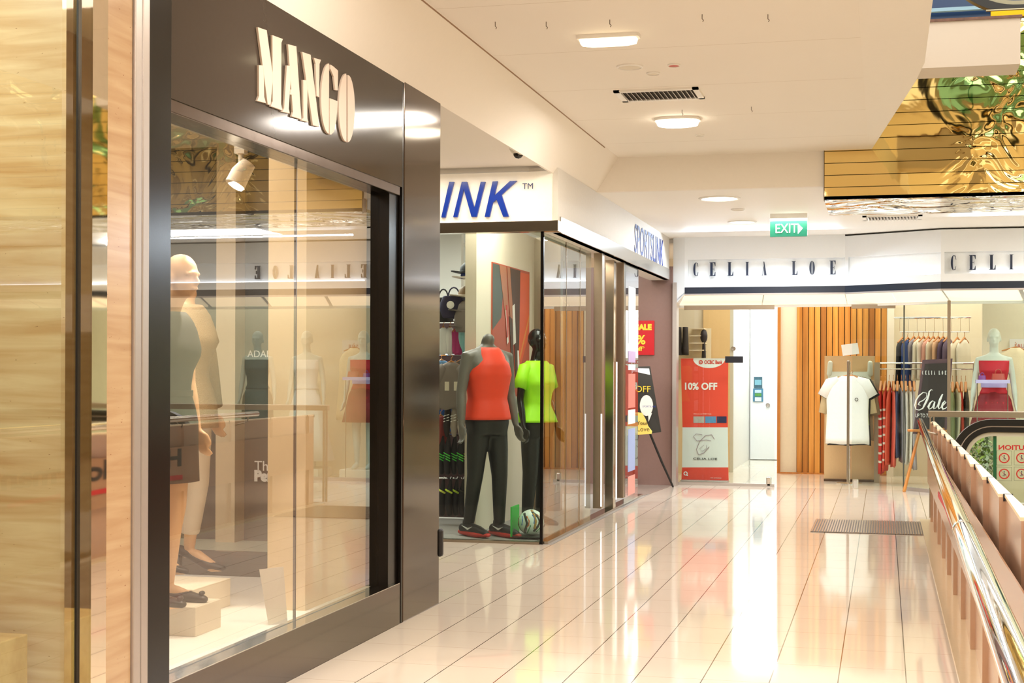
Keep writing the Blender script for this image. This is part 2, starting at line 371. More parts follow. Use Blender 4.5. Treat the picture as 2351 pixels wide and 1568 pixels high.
# ================================================================ MANGO shopfront
tag(B(-2.85, -2.597, 4.89, 5.079, 0, 3.05).build('shopfront_post', M_black, bevel=.003), 'glossy black post at the near end of the grey shopfront', 'post')
fz0, fz1, px = 2.422, 3.006, -2.6
fs = empty('shop_sign', (px, 6.4, fz0), 'charcoal glossy shop fascia with cream raised MANGO letters', 'sign'); upd()
def loc(o, root): o.location = -root.location; return o
loc(B(px - .12, px, 5.079, 7.83, fz0, fz1).build('fascia_board', M_dark, fs), fs)
def t5(pts, s=500 / 1704, ox=560, oy=0, X=px + .011): return [P(ox + a * s, oy + b * s, X=X) for a, b in pts]
def arc(cx, cy, rx, ry, a0, a1, n=14): return [(cx + rx * cos(radians(a0 + (a1 - a0) * i / n)), cy - ry * sin(radians(a0 + (a1 - a0) * i / n))) for i in range(n + 1)]
letters = {
 'letter_m': [[(118, 510), (155, 512), (160, 755), (174, 808), (106, 790), (119, 752)], [(108, 212), (178, 236), (228, 600), (208, 822), (186, 818)], [(222, 275), (304, 305), (292, 335), (290, 810), (300, 865), (208, 832), (224, 795)]],
 'letter_a': [[(338, 512), (374, 516), (352, 850), (360, 888), (301, 876), (316, 850)], [(345, 346), (410, 362), (450, 935), (375, 912), (384, 878)], [(362, 700), (392, 706), (394, 748), (360, 740)]],
 'letter_n': [[(465, 625), (499, 628), (497, 930), (508, 958), (450, 942), (467, 925)], [(456, 406), (522, 428), (590, 992), (540, 982)], [(546, 452), (602, 468), (590, 502), (587, 762), (568, 752), (560, 500)]],
 'letter_g': [[(668, 497)] + arc(668, 772, 63, 276, 92, 268), [(672, 768), (735, 792), (724, 940), (706, 1030), (684, 1054), (672, 1052)], [(676, 505), (700, 520), (735, 552), (733, 708), (714, 705), (702, 600), (676, 540)]],
 'letter_o': [arc(802, 842, 58, 268, 90, 270), arc(814, 850, 54, 264, 90, -90)]}
M_let = mat('#d2bfae', .45, var=.01)
for nm, polys in letters.items():
    mb = MB()
    for e_, pl in enumerate(polys): mb.prism([v + Vector((.0008 * e_, 0, 0)) for v in t5(pl)], (-.011, 0, 0))
    loc(mb.build(nm, M_let, fs, bevel=.0015), fs)
tag(B(px - .3, px, 7.832, 7.858, 0, 3.03).build('joint_strip', M_black), 'thin black joint between grey fascia and grey pillar', 'joint')
tag(B(px - .5, px + .004, 7.86, 8.547, 0, 3.02).build('grey_pillar', M_darkm, bevel=.004), 'polished grey metal pillar at far end of the fashion shopfront', 'column')
tag(B(px - .03, px + .02, 8.548, 8.60, .28, .45).build('door_stop', M_blk, bevel=.015), 'small black bumper at foot of the polished grey pillar', 'bumper')
gx = -2.68
tag(B(gx - .05, px - .005, 5.079, 7.81, fz0 - .05, fz0 + .01).build('window_header', M_bronze, bevel=.004), 'bronze header bar under the charcoal fascia', 'header')
pl = empty('window_plinth', (px, 6.4, 0), 'low polished grey plinth below the fashion shop window', 'plinth'); upd()
loc(B(px - .06, px, 5.079, 7.815, 0, .222).build('base_panel', M_darkm, pl), pl)
loc(B(gx - .03, px - .001, 5.079, 7.815, .205, .226).build('sill', mat('#c8c2bc', .12, metal=1, bump=(3, .05)), pl), pl)
struct('window_8', B(gx - .006, gx + .006, 5.079, 6.488, .226, fz0 - .04), M_glassm)
struct('window_9', B(gx - .006, gx + .006, 6.496, 7.67, .226, fz0 - .04), M_glassm)
struct('trim_6', B(gx - .006, gx + .006, 6.488, 6.496, .226, fz0 - .04), mat('#5c5048', .3))
struct('trim_7', B(gx - .08, px - .02, 7.67, 7.815, .222, fz0), M_black)
struct('floor_window', B(-6.5, gx - .03, 5.02, 7.84, .1, .222), M_white)
struct('ceiling_window', B(-6.5, gx - .03, 5.02, 8.42, 2.78, 2.9), mat('#f0dfc4', .6))
struct('wall_window', B(-2.95, -2.75, 6.80, 7.67, .222, 2.78), mat('#e3cba6', .6))
struct('wall_shop', B(-6.5, -3.1, 8.42, 8.5, 0, 3.05), mat('#6a6660', .25))
struct('wall_recess', B(-6.1, -6, 8.5, 11.7, 0, 3.05), M_beige)
struct('wall_shop', B(-6.6, -6.5, 4.9, 7.85, 0, 2.8), mat('#8a8076', .5))
struct('wall_shop', B(-6.5, -2.87, 4.9, 5.0, 0, 3), mat('#8a8076', .5))
# interior column and low step seen through the glass
struct('wall_column', B(P(499, 853, Y=8.3).x, P(543, 853, Y=8.3).x, 8.28, 8.42, .0, 2.78), M_beige)
struct('floor_step', B(-6.4, -2.96, 7.86, 7.9, .0, .36), mat('#57504a', .2))
struct('floor_shop', B(-6.4, -3.0, 7.9, 8.4, .3, .36), mat('#b9beaa', .3))

# display blocks
a = P(444, 1462, Z=.222); b = P(505, 1440, Z=.222)
tag(B(a.x - .75, a.x + .01, a.y, a.y + .26, .222, .352).build('display_block', M_cream, bevel=.003), 'front cream display block under the flat black shoe', 'plinth')
a = P(529, 1390, Z=.222)
tag(B(a.x - .75, a.x, a.y - .42, a.y, .222, .36).build('display_block', M_cream, bevel=.003), 'rear cream display block under the black stiletto shoe', 'plinth')
# leaning price card
cp = P(630, 1432, Z=.23)
mb = MB(); mb.prism([(0, 0, 0), (.075, .05, 0), (.04, .08, .26), (-.06, .03, .25)], (-.002, .004, 0))
tag(mb.build('price_card', mat('#d9d0c4', .6), loc=(cp.x - .03, cp.y, .224)), 'grey paper card leaning inside the fashion window', 'card')
# spotlight hanging inside the window
sp = P(553, 398, Y=6.35)
sl = empty('spotlight', (sp.x, sp.y, sp.z), 'white adjustable spotlight hanging inside the fashion window', 'lamp'); upd()
mb = MB(); mb.limb([(.03, .02, .05), (.0, 0, 0), (-.02, -.02, -.055)], [.035, .046, .048], 20, False); mb.build('lamp_head', mat('#efe2d2', .4), sl, smooth=40)
mb = MB(); mb.limb([(-.0205, -.0205, -.0555), (-.0215, -.0215, -.0575)], [.043, .043], 20, False); mb.build('lens', mat('#fff6e6', .5, emit=25), sl)
mb = MB(); mb.limb([(.0, .0, .02), (-.0, 0, .13)], [.012, .012]); mb.box(-.025, .025, -.02, .02, .09, .13); mb.limb([(0, 0, .13), (0, 0, 2.78 - sp.z)], [.008, .008]); mb.build('bracket', mat('#e8dccb', .4), sl)
l = bpy.data.lights.new('spot', 'SPOT'); l.energy = 60; l.color = WARM; l.spot_size = 1.3; lo = bpy.data.objects.new('spotlight_beam', l); COL.objects.link(lo); lo.location = (sp.x - .03, sp.y - .03, sp.z - .08); lo.rotation_euler = (radians(-15), radians(-15), 0)
# far shop signs seen through the window
text('shop_lettering', 'The', P(584, 1080, Y=8.40), (1, 0, 0), .06, M_white)['label'] = 'white word The on dark glass behind the window'
o = bpy.data.objects['shop_lettering']; tag(o, 'thin white word The on the dark shop wall', 'lettering')
o = text('shop_lettering', 'Perfect', P(584, 1103, Y=8.40), (1, 0, 0), .06, M_white, bold=.006); tag(o, 'bold white word Perf on the dark shop wall', 'lettering')
o = text('shop_lettering', 'ADAPTIV', P(568, 820, Y=8.40), (1, 0, 0), .042, M_white); tag(o, 'thin white word ADAPTI on the dark shop wall', 'lettering')
# ================================================================ SPORTSLINK shopfront
IY = 11.7; sx = -2.62
def ri(x0, y0, x1, y1, Y):      # rectangle on a wall that faces the camera: X and Z limits
    a = P(x0, (y0 + y1) / 2, Y=Y); b = P(x1, (y0 + y1) / 2, Y=Y); c = P((x0 + x1) / 2, y0, Y=Y); d = P((x0 + x1) / 2, y1, Y=Y)
    return a.x, b.x, d.z, c.z
z_st0, z_st1 = P(1150, 534, Y=IY - .05).z, P(1150, 509, Y=IY - .05).z
bz1 = P(1150, 396, Y=IY - .02).z
si = empty('shop_sign', (-3.2, IY, z_st1), 'white illuminated sign box with blue italic INK letters', 'sign'); upd()
loc(B(-4.4, -2.607, IY - .02, IY + .25, z_st1, bz1).build('sign_box', mat('#fbf3e2', .5, emit=.12), si), si)
def ti(pts): return [P(1000 + a * 560 / 1756, 300 + b * 560 / 1756, Y=IY - .045) for a, b in pts]
ink = {'letter_i': [[(98, 368), (132, 368), (70, 625), (40, 625)]],
 'letter_n': [[(188, 368), (214, 368), (157, 622), (126, 622)], [(188, 368), (226, 368), (296, 620), (258, 620)], [(325, 368), (358, 368), (296, 620), (264, 620)]],
 'letter_k': [[(410, 365), (447, 363), (388, 620), (353, 620)], [(535, 362), (585, 360), (466, 470), (408, 522), (416, 474)], [(446, 466), (474, 458), (527, 618), (487, 620), (440, 498)]]}
M_blue = mat('#16389a', .25)
for nm, pls in ink.items():
    mb = MB()
    for e_, p in enumerate(pls): mb.prism([v - Vector((0, .0008 * e_, 0)) for v in ti(p)], (0, .024, 0))
    loc(mb.build(nm, M_blue, si), si)
o = text('trademark_mark', 'TM', P(1199, 434, Y=IY - .04), (1, 0, 0), .048, mat('#1c2a5c', .3), width=.088); o.parent = si; o.location = -si.location
B(-4.4, -2.63, IY + .02, IY + .3, bz1 + .01, P(1150, 364, Y=IY).z).build('recess_box', M_ceil2, si).location = -si.location
tag(B(-4.4, -2.54, IY - .09, IY + .02, z_st0, z_st1).build('steel_lintel', M_steel, bevel=.003), 'brushed steel lintel bar under the INK sign box', 'lintel')
# soffit light over the sign
area('sign_wash_light', (-3.4, IY - .35, 3.0), 1.4, 7, WARM, sy=.1)
# side fascia facing the corridor
sf = empty('shop_sign', (-2.56, 14.5, z_st0), 'pale side fascia with small blue SPORTSLINK letters facing the corridor', 'sign'); upd()
mb = MB(); mb.prism([(-2.56, IY, z_st0 + .0), (-2.562, IY, 3.05), (-2.8, IY, 3.05), (-2.8, IY, z_st0)], (0, 6.4, 0)); loc(mb.build('fascia_board', mat('#dcd6cc', .6), sf), sf)
loc(B(-2.62, -2.545, IY + .05, 18.08, z_st0, z_st0 + .13).build('lower_band', mat('#d9d8d4', .12, metal=.9, bump=(2, .05)), sf), sf)
p0 = P(1462, 578, X=-2.53); p1 = P(1527, 600, X=-2.53)
o = text('lettering', 'SPORTSLINK', (-2.558, p0.y, 2.665), (0, 1, 0), .31, mat('#183484', .6), width=p1.y - p0.y, depth=.003, shear=.1); o.parent = sf; o.location = -sf.location
# corner glass
struct('window_10', B(-4.6, -2.70, IY, IY + .012, .02, z_st0), M_glass)
struct('window_11', B(-2.692, -2.68, IY, 13.72, .02, z_st0), M_glass)
struct('trim_8', B(-2.70, -2.675, IY - .012, IY + .012, .0, z_st0), M_black)
struct('trim_9', B(-2.74, -2.64, IY + .02, 16.6, .0, .022), M_steel)
for y in (12.6, 13.2): struct('trim_10', B(-2.694, -2.678, y, y + .006, .02, z_st0), M_steelb)
struct('trim_9', B(-4.6, -2.7, IY - .03, IY + .05, .0, .02), M_steelb)
# steel piers
zt_ = z_st0 + .02
for n, (xa, xb, xx, w, zb_) in enumerate(((1362, 1382, -2.60, .1, .1), (1389, 1409, -2.645, .12, 0), (1412, 1432, -2.60, .1, .1))):
    yn = P(xb, 853, X=xx).y; xw = P(xa, 853, Y=yn).x
    tag(B(xw, xx, yn, yn + (.12, .14, .12)[n], zb_, zt_).build('steel_pier', M_steelb if n != 1 else M_steel, bevel=.004),
        ['near brushed steel pier of the sports shop doorway', 'middle recessed steel pier of the sports shop doorway', 'far brushed steel pier of the sports shop doorway'][n], 'pier')
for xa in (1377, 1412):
    a = P(xa, 853, X=-2.62); struct('trim_11', B(-2.608, -2.598, a.y - .01, a.y + .01, .12, 1.0 if xa < 1400 else 1.5), mat('#f4f8ff', .3, emit=.8))  # glow put into the strips for the bright line along the pier edges
# lit glass panel with stickers
a = P(1433, 853, X=-2.6); b = P(1465, 853, X=-2.6)
dg = empty('glass_door', (-2.6, a.y, 0), 'tall lit glass door leaf with stickers beside the steel piers', 'door'); upd()
loc(B(-2.612, -2.6, a.y, b.y, .03, zt_).build('pane', glass('#eef6fb', 'lit_door_glass', boost=1.1), dg), dg)
yy = a.y; st = [('#e08078', 1.02, 1.38), ('#9cb0e0', .35, .8), ('#f3f3f6', .85, 1.0), ('#e09a90', .1, .3), ('#b8a4d0', 1.5, 1.62), ('#e9eef6', 1.42, 1.48), ('#e6ecf4', 1.7, 2.3)]
for h, z0, z1 in st: loc(B(-2.599, -2.597, a.y + .25, b.y - .2, z0, z1).build('sticker', mat(h, .4), dg), dg)
# brown recess wall
bx0, bx1 = P(1440, 800, Y=18.15).x, P(1545, 800, Y=18.15).x
struct('wall_recess', B(bx0 - 1.2, bx1, 18.15, 18.3, 0, 2.7), mat('#8a6e66', .22, bump=(30, .02)))
struct('trim_12', B(bx1 - .0, bx1 + .05, 18.1, 18.3, 0, 2.5), M_alu)
mb = MB(); g = [P(1455, 1157, Z=.004), P(1545, 1117, Z=.004)]
mb.prism([(-4.6, 16.65, .0), (-2.62, 16.65, 0), (-2.52, 18.15, 0), (-4.6, 18.15, 0)], (0, 0, .006)); struct('floor_threshold', mb, mat('#8f7f76', .35))
# SALE poster
x0, x1, z0, z1 = ri(1450, 736, 1502, 815, 18.13)
sp_ = empty('sale_poster', (x0, 18.14, z0), 'red SALE percent off poster on the brown recess wall', 'poster'); upd()
loc(B(x0, x1, 18.13, 18.148, z0, z1).build('board', mat('#c41420', .35), sp_), sp_)
M_yel = mat('#f4d23c', .5)
for s, px_, py_, h, bo in (('SALE', 1459, 757, .066, .006), ('%', 1462, 790, .11, .004), ('off*', 1460, 805, .05, .003)):
    o = text('lettering', s, P(px_, py_, Y=18.128), (1, 0, 0), h, M_yel, bold=bo); o.parent = sp_; o.location = -sp_.location
# easel sign board
ex = empty('easel_sign', tuple(P(1545, 1118, Z=0)), 'black easel board with white speech bubble before the brown wall', 'sign'); upd()
q = lambda x, y, Y=17.55: P(x, y, Y=Y)
mb = MB(); mb.prism([q(1450, 842), q(1492, 841, 17.62), q(1518, 992, 17.5), q(1440, 1002, 17.45)], (0, .02, 0)); loc(mb.build('board', mat('#17140f', .35), ex), ex)
mb = MB(); mb.prism([q(1492 - 8 + 15 * cos(t), 931 + 24 * sin(t), 17.49) for t in [i * pi / 12 for i in range(24)]], (0, .01, 0)); mb.prism([q(1488, 950, 17.485), q(1497, 948, 17.485), q(1489, 968, 17.485)], (0, .01, 0)); loc(mb.build('speech_bubble', M_white, ex), ex)
mb = MB(); mb.prism([q(1440, 1000, 17.42), q(1440, 955, 17.44), q(1460, 946, 17.45), q(1474, 948, 17.45), q(1482, 962, 17.44), q(1488, 978, 17.43), q(1497, 990, 17.43), q(1496, 996, 17.42)], (0, .01, 0)); loc(mb.build('yellow_shape', mat('#e8c860', .5), ex), ex)
for s, x, y, h, c in (('OFF', 1458, 900, .075, M_yel), ('SPORTSLINK', 1475, 935, .02, M_blue), ('Your', 1462, 975, .045, mat('#5a4a20', .5)), ('Love', 1462, 990, .055, mat('#5a4a20', .5))):
    o = text('lettering', s, q(x, y, 17.425 if h != .075 else 17.5), (1, 0, 0), h, c); o.parent = ex; o.location = -ex.location
mb = MB(); mb.prism([q(1450, 845, 17.54), q(1490, 846, 17.6), q(1493, 862, 17.6), q(1450, 862, 17.54)], (0, .008, 0)); loc(mb.build('white_notice', mat('#dfe3ea', .5), ex), ex)
mb = MB(); mb.limb([P(1545, 1117, Z=.01), q(1520, 1062, 17.7), q(1488, 985, 17.58)], [.012, .014, .014]); mb.limb([P(1452, 1112, Z=.01), q(1465, 985, 17.58)], [.012, .014]); loc(mb.build('leg', M_blk, ex), ex)
# ---- interior of the sports shop
wx = -3.42; ya, yb = P(1093, 853, X=wx).y, P(1226, 853, X=wx).y
struct('wall_display', B(wx - .1, wx, ya, yb, 0, 2.75), mat('#dccfbd', .5))
struct('wall_display', B(-3.5, -3.15, yb, yb + .12, 0, 2.75), M_steelb)
struct('wall_shop', B(-9, -4.9, 17.0, 17.1, 0, 3.1), M_white)
po = empty('running_poster', (wx, ya, 1.2), 'tall orange poster of a runner on the beige display wall', 'poster'); upd()
y0_, y1_ = P(1130, 853, X=wx + .012).y, P(1215, 853, X=wx + .012).y; z0, z1 = P(1170, 911, X=wx + .012).z, P(1170, 612, X=wx + .012).z
def pq(u, v, d=.014): return Vector((wx + d, y0_ + (y1_ - y0_) * u, z0 + (z1 - z0) * v))
mb = MB(); mb.box(wx + .001, wx + .012, y0_, y1_, z0, z1); loc(mb.build('sheet', mat('#b24c34', .5), po), po)
def patch(name, col, polys, d): 
    mb = MB()
    for p in polys: mb.prism([pq(u, v, d) for u, v in p], (.001, 0, 0))
    loc(mb.build(name, mat(col, .5), po), po)
patch('dark_shade', '#4a4f48', [[(0, .5), (.22, .6), (.3, .99), (0, .99)]], .013)
patch('orange_area', '#d8562c', [[(.62, .1), (.98, .5), (.98, .98), (.72, .98)]], .0135)
patch('leg_tone', '#a8694c', [[(.16, .99), (.34, .99), (.4, .62), (.32, .6)], [(.36, .99), (.48, .99), (.56, .7), (.5, .5), (.42, .7)]], .015)
patch('brown_leg', '#4c2c20', [[(.44, .99), (.72, .99), (.7, .5), (.66, .1), (.6, .12), (.56, .5)], [(.42, .62), (.5, .6), (.56, .2), (.5, .18)]], .016)
patch('shoe_stripe', '#e6dcd6', [[(.5, .7), (.56, .72), (.6, .42), (.53, .4)], [(.32, .66), (.36, .66), (.4, .42), (.36, .4)], [(.64, .36), (.68, .36), (.72, .12), (.66, .1)]], .0175)
patch('red_sole', '#c8332c', [[(.33, .7), (.36, .7), (.38, .46), (.35, .45)], [(.46, .2), (.52, .24), (.54, .08), (.48, .05)]], .0185)
patch('track_line', '#d8843c', [[(.0, .0), (.04, .0), (.5, .22), (.46, .24)], [(.7, .3), (.72, .28), (.99, .62), (.99, .66)]], .0145)
# ================================================================ boutique (CELIA LOE)
FY1, FY3 = 18.1, 17.5
xa, xb, xc = P(1572, 600, Y=FY1).x, P(1940, 600, Y=FY1).x, P(2160, 600, Y=FY3).x
zbot = P(1750, 673, Y=FY1).z; zband = P(1750, 658, Y=FY1).z; zl0, zl1 = P(1750, 641, Y=FY1).z, P(1750, 594, Y=FY1).z
XR = 7.5
def seg_box(mb, p, q, z0, z1, d):      # upright slab following the plan line p-q, thickness d backwards
    mb.prism([(p[0], p[1], z0), (q[0], q[1], z0), (q[0], q[1] + d, z0), (p[0], p[1] + d, z0)], (0, 0, z1 - z0))
segs = [((xa, FY1), (xb, FY1)), ((xb, FY1), (xc, FY3)), ((xc, FY3), (XR, FY3))]
M_fas = mat('#eef1f4', .45, var=.01); M_trough = mat('#f7fafc', .5)
M_led = mat('#f2f8ff', .5, emit=3.5, var=0)
for i, (p, q_) in enumerate(segs):
    lab = ['white boutique fascia with the left CELIA LOE lettering', 'plain angled white fascia between the two CELIA LOE signs', 'white boutique fascia with the right CELIA LOE lettering'][i]
    s = empty('shop_sign', (p[0], p[1], zbot), lab, 'sign'); upd()
    top = 3.05 - (.0 if i == 0 else .02)
    mb = MB(); seg_box(mb, p, q_, zl1, top, .3); seg_box(mb, p, q_, zband, zl0, .3)
    e = .04; seg_box(mb, p, (p[0] + e, p[1] + (q_[1] - p[1]) * e / (q_[0] - p[0])), zl0, zl1, .3)
    loc(mb.build('frame', M_fas, s), s)
    mb = MB(); seg_box(mb, (p[0], p[1] + .06), (q_[0], q_[1] + .06), zl0, zl1, .2); loc(mb.build('back_panel', M_trough, s), s)
    t_ = .32 if i == 0 else .05; ps = (p[0] + (q_[0] - p[0]) * t_, p[1] + (q_[1] - p[1]) * t_ + .02); pe = (q_[0] - .03, q_[1] + .02) if i < 2 else (q_[0], q_[1] + .02)
    mb = MB(); seg_box(mb, ps, pe, zl0 + .001, zl0 + .014, .02); loc(mb.build('light_strip', M_led, s), s)
    mb = MB(); seg_box(mb, p, q_, zbot, zband, .3); loc(mb.build('dark_band', mat('#1b2433', .3), s), s)
    mb = MB(); seg_box(mb, (p[0], p[1] - .004), (q_[0], q_[1] - .004), zbot - .02, zbot, .1); loc(mb.build('lip', M_alu, s), s)
# glyphs of the condensed serif lettering: thick stems, hairline serifs (unit height)
def arcp(cx, rx, ry, a0, a1, n=14): return [(cx + rx * cos(radians(a0 + (a1 - a0) * i / n)), .5 + ry * sin(radians(a0 + (a1 - a0) * i / n))) for i in range(n + 1)]
def cres(cx, rx, inner, a0, a1): return arcp(cx, rx, .5, a0, a1) + arcp(cx, rx * inner, .485, a1, a0)
G = {'C': ([cres(.2, .2, .25, 90, 270), [(.18, 1.0), (.33, .97), (.38, .7), (.36, .7), (.3, .93), (.18, .975)], [(.18, 0), (.33, .03), (.38, .28), (.36, .28), (.3, .07), (.18, .025)]], .40),
 'E': ([[(0, 0), (0, .03), (.06, .03), (.06, .97), (0, .97), (0, 1), (.24, 1), (.24, 0)], [(.2, .975), (.2, 1), (.46, 1), (.46, .72), (.44, .72), (.38, .93)], [(.2, 0), (.2, .025), (.38, .07), (.44, .28), (.46, .28), (.46, 0)], [(.2, .49), (.2, .515), (.34, .515), (.34, .49)], [(.34, .38), (.34, .62), (.36, .62), (.36, .38)]], .46),
 'L': ([[(0, 0), (0, .03), (.06, .03), (.06, .97), (0, .97), (0, 1), (.3, 1), (.3, .97), (.24, .97), (.24, 0)], [(.2, 0), (.2, .025), (.36, .07), (.42, .3), (.44, .3), (.44, 0)]], .44),
 'I': ([[(0, 0), (0, .03), (.04, .03), (.04, .97), (0, .97), (0, 1), (.26, 1), (.26, .97), (.2, .97), (.2, .03), (.26, .03), (.26, 0)]], .26),
 'A': ([[(.0, 0), (.0, .025), (.12, .025), (.12, 0)], [(.05, .02), (.08, .02), (.2, .8), (.185, .86)], [(.14, 1), (.2, 1), (.38, 0), (.2, 0)]], .38),
 'O': ([cres(.2, .2, .2, 90, 270), cres(.22, .2, .2, 90, -90)], .42)}
M_ltr = mat('#0e2140', .3)
def word(root, s, xs, Yp, zlo, zhi, m=M_ltr, name='letter', d=.03):
    h = zhi - zlo
    for ch, x in zip(s, xs):
        mb = MB()
        for pl in G[ch][0]: mb.prism([(x + u * h * .92, Yp, zlo + v * h) for u, v in pl], (0, d, 0))
        loc(mb.build(name + '_' + ch.lower(), m, root), root)
s1, s2, s3 = [o for o in bpy.data.objects if o.name.startswith('shop_sign') and 'boutique' in o['label'] or o.name.startswith('shop_sign') and 'plain' in o['label']]
s1, s3 = [o for o in bpy.data.objects if o.get('label', '').endswith('left CELIA LOE lettering')][0], [o for o in bpy.data.objects if o.get('label', '').endswith('right CELIA LOE lettering')][0]
px1 = [1540 + v * 811 / 2351 for v in (150, 258, 378, 498, 605, 805, 922, 1057)]
zlo, zhi = P(1750, 632, Y=FY1).z, P(1750, 600.5, Y=FY1).z
xs1 = [P(x, 616, Y=FY1).x for x in px1]; word(s1, 'CELIALOE', xs1, FY1 + .0, zlo, zhi)
x30 = P(2183, 603, Y=FY3).x; zlo, zhi = P(2190, 620, Y=FY3).z, P(2190, 586, Y=FY3).z
word(s3, 'CELIALOE', [x30 + (x - xs1[0]) for x in xs1], FY3, zlo, zhi)
# glowing light-panel soffit under the fascia
zg = P(1700, 700, Y=18.5).z
lp = empty('light_canopy', (xa, FY1, zbot), 'glowing cream light panels under the boutique fascia', 'light panel'); upd()
back = [(xa - .12, 18.5), (xb + .02, 18.5), (xc + .1, 17.95), (XR, 17.95)]; fr = [(xa, FY1), (xb, FY1), (xc, FY3), (XR, FY3)]
for i in range(3):
    f0, f1, b0, b1 = fr[i], fr[i + 1], back[i], back[i + 1]; n = [2, 2, 8][i]
    for k in range(n):
        t0, t1 = k / n + .004, (k + 1) / n - .004
        lerp = lambda a, b, t: (a[0] + (b[0] - a[0]) * t, a[1] + (b[1] - a[1]) * t)
        A, B_, C_, D_ = lerp(f0, f1, t0), lerp(f0, f1, t1), lerp(b0, b1, t1), lerp(b0, b1, t0)
        mb = MB(); mb.prism([(A[0], A[1] + .03, zbot - .02), (B_[0], B_[1] + .03, zbot - .02), (C_[0], C_[1], zg), (D_[0], D_[1], zg)], (0, 0, .02)); loc(mb.build('panel', M_lightbox, lp), lp)
mb = MB()
for i in range(3): seg_box(mb, back[i], back[i + 1], zg - .03, 3.0, .05)
loc(mb.build('housing', M_fas, lp), lp)
mb = MB(); mb.prism([(bx1, 18.15, 2.2), (xa, FY1, zbot), (xa, FY1, 3.05), (bx1, 18.15, 3.05)], (0, .25, 0)); mb.prism([(bx1, 18.15, zg), (xa, FY1, zbot), (xa - .12, 18.5, zg)], (0, 0, .02)); struct('wall_return', mb, M_fas)
# ---- glass front
GYc = 18.35
d1 = empty('glass_door', (P(1550, 1000, Y=GYc).x, GYc, 0), 'clear frameless glass door in front of the red banner', 'door'); upd()
x0, x1 = P(1553, 900, Y=GYc).x, P(1778, 900, Y=GYc).x
loc(B(x0, x1, GYc, GYc + .012, .04, zg - .05).build('pane', M_glassf, d1), d1)
a_, b_, z0, z1 = ri(1571, 701, 1778, 711, GYc); loc(B(a_, b_, GYc - .02, GYc + .03, z0, z1).build('top_rail', M_steelb, d1), d1)
a_, b_, z0, z1 = ri(1553, 1112, 1778, 1116, GYc); loc(B(x0, x1, GYc - .02, GYc + .03, .0, .035).build('bottom_rail', M_alu, d1), d1)
a_, b_, z0, z1 = ri(1759, 1095, 1771, 1118, GYc); mb = B(a_, b_, GYc - .02, GYc + .03, 0.0, z1, bev=.015); loc(mb.build('patch_fitting', M_chrome, d1), d1)
a_, b_, z0, z1 = ri(1665, 818, 1706, 833, GYc - .02); loc(B(a_, b_, GYc - .03, GYc - .015, z0, z1).build('dark_notice', mat('#1b1d26', .3), d1), d1)
struct('trim_13', B(P(1546, 900, Y=18.3).x, P(1551, 900, Y=18.3).x, 18.28, 18.4, 0, zg), M_alu)
d2 = empty('glass_door', (P(1950, 1000, Y=GYc).x, GYc, 0), 'clear glass door with long grey pull bar before the white tee', 'door'); upd()
x0, x1 = P(1956, 900, Y=GYc).x, P(2074, 900, Y=GYc).x
loc(B(x0, x1, GYc, GYc + .012, .04, zg - .05).build('pane', M_glassf, d2), d2)
a_, b_, z0, z1 = ri(1955, 699, 2056, 708, GYc); loc(B(a_, b_, GYc - .02, GYc + .03, z0, z1).build('top_rail', M_steelb, d2), d2)
a_, b_, z0, z1 = ri(1957, 1100, 1971, 1122, GYc); loc(B(a_, b_, GYc - .02, GYc + .03, 0, z1, bev=.012).build('patch_fitting', M_chrome, d2), d2)
a_, b_, z0, z1 = ri(1944, 830, 1950, 1112, GYc - .08); mb = MB(); mb.limb([(a_ + .016, GYc - .08, z0 + .03), (a_ + .016, GYc - .08, z1)], [.016, .016]); loc(mb.build('handle', M_steelb, d2), d2)
x2, x3 = P(2076, 900, Y=18.25).x, P(2175, 900, Y=17.75).x
mb = MB(); seg_box(mb, (x2, 18.3), (x3, 17.8), .04, zg - .02, .012); struct('window_12', mb, M_glassf)
struct('window_13', B(x3 + .04, XR, 17.8, 17.812, .04, zg), M_glassf)
struct('trim_14', B(x2 - .012, x2 + .004, 18.28, 18.31, 0, zg), mat('#4c5048', .3)); struct('trim_14', B(x3, x3 + .035, 17.77, 17.83, 0, zg), M_steelb)
struct('trim_15', B(x3 - .02, XR, 17.74, 17.86, 0, .04), M_alu)
mb = MB(); seg_box(mb, (x2, 18.28), (x3, 17.76), 0, .04, .08); struct('trim_15', mb, M_alu)
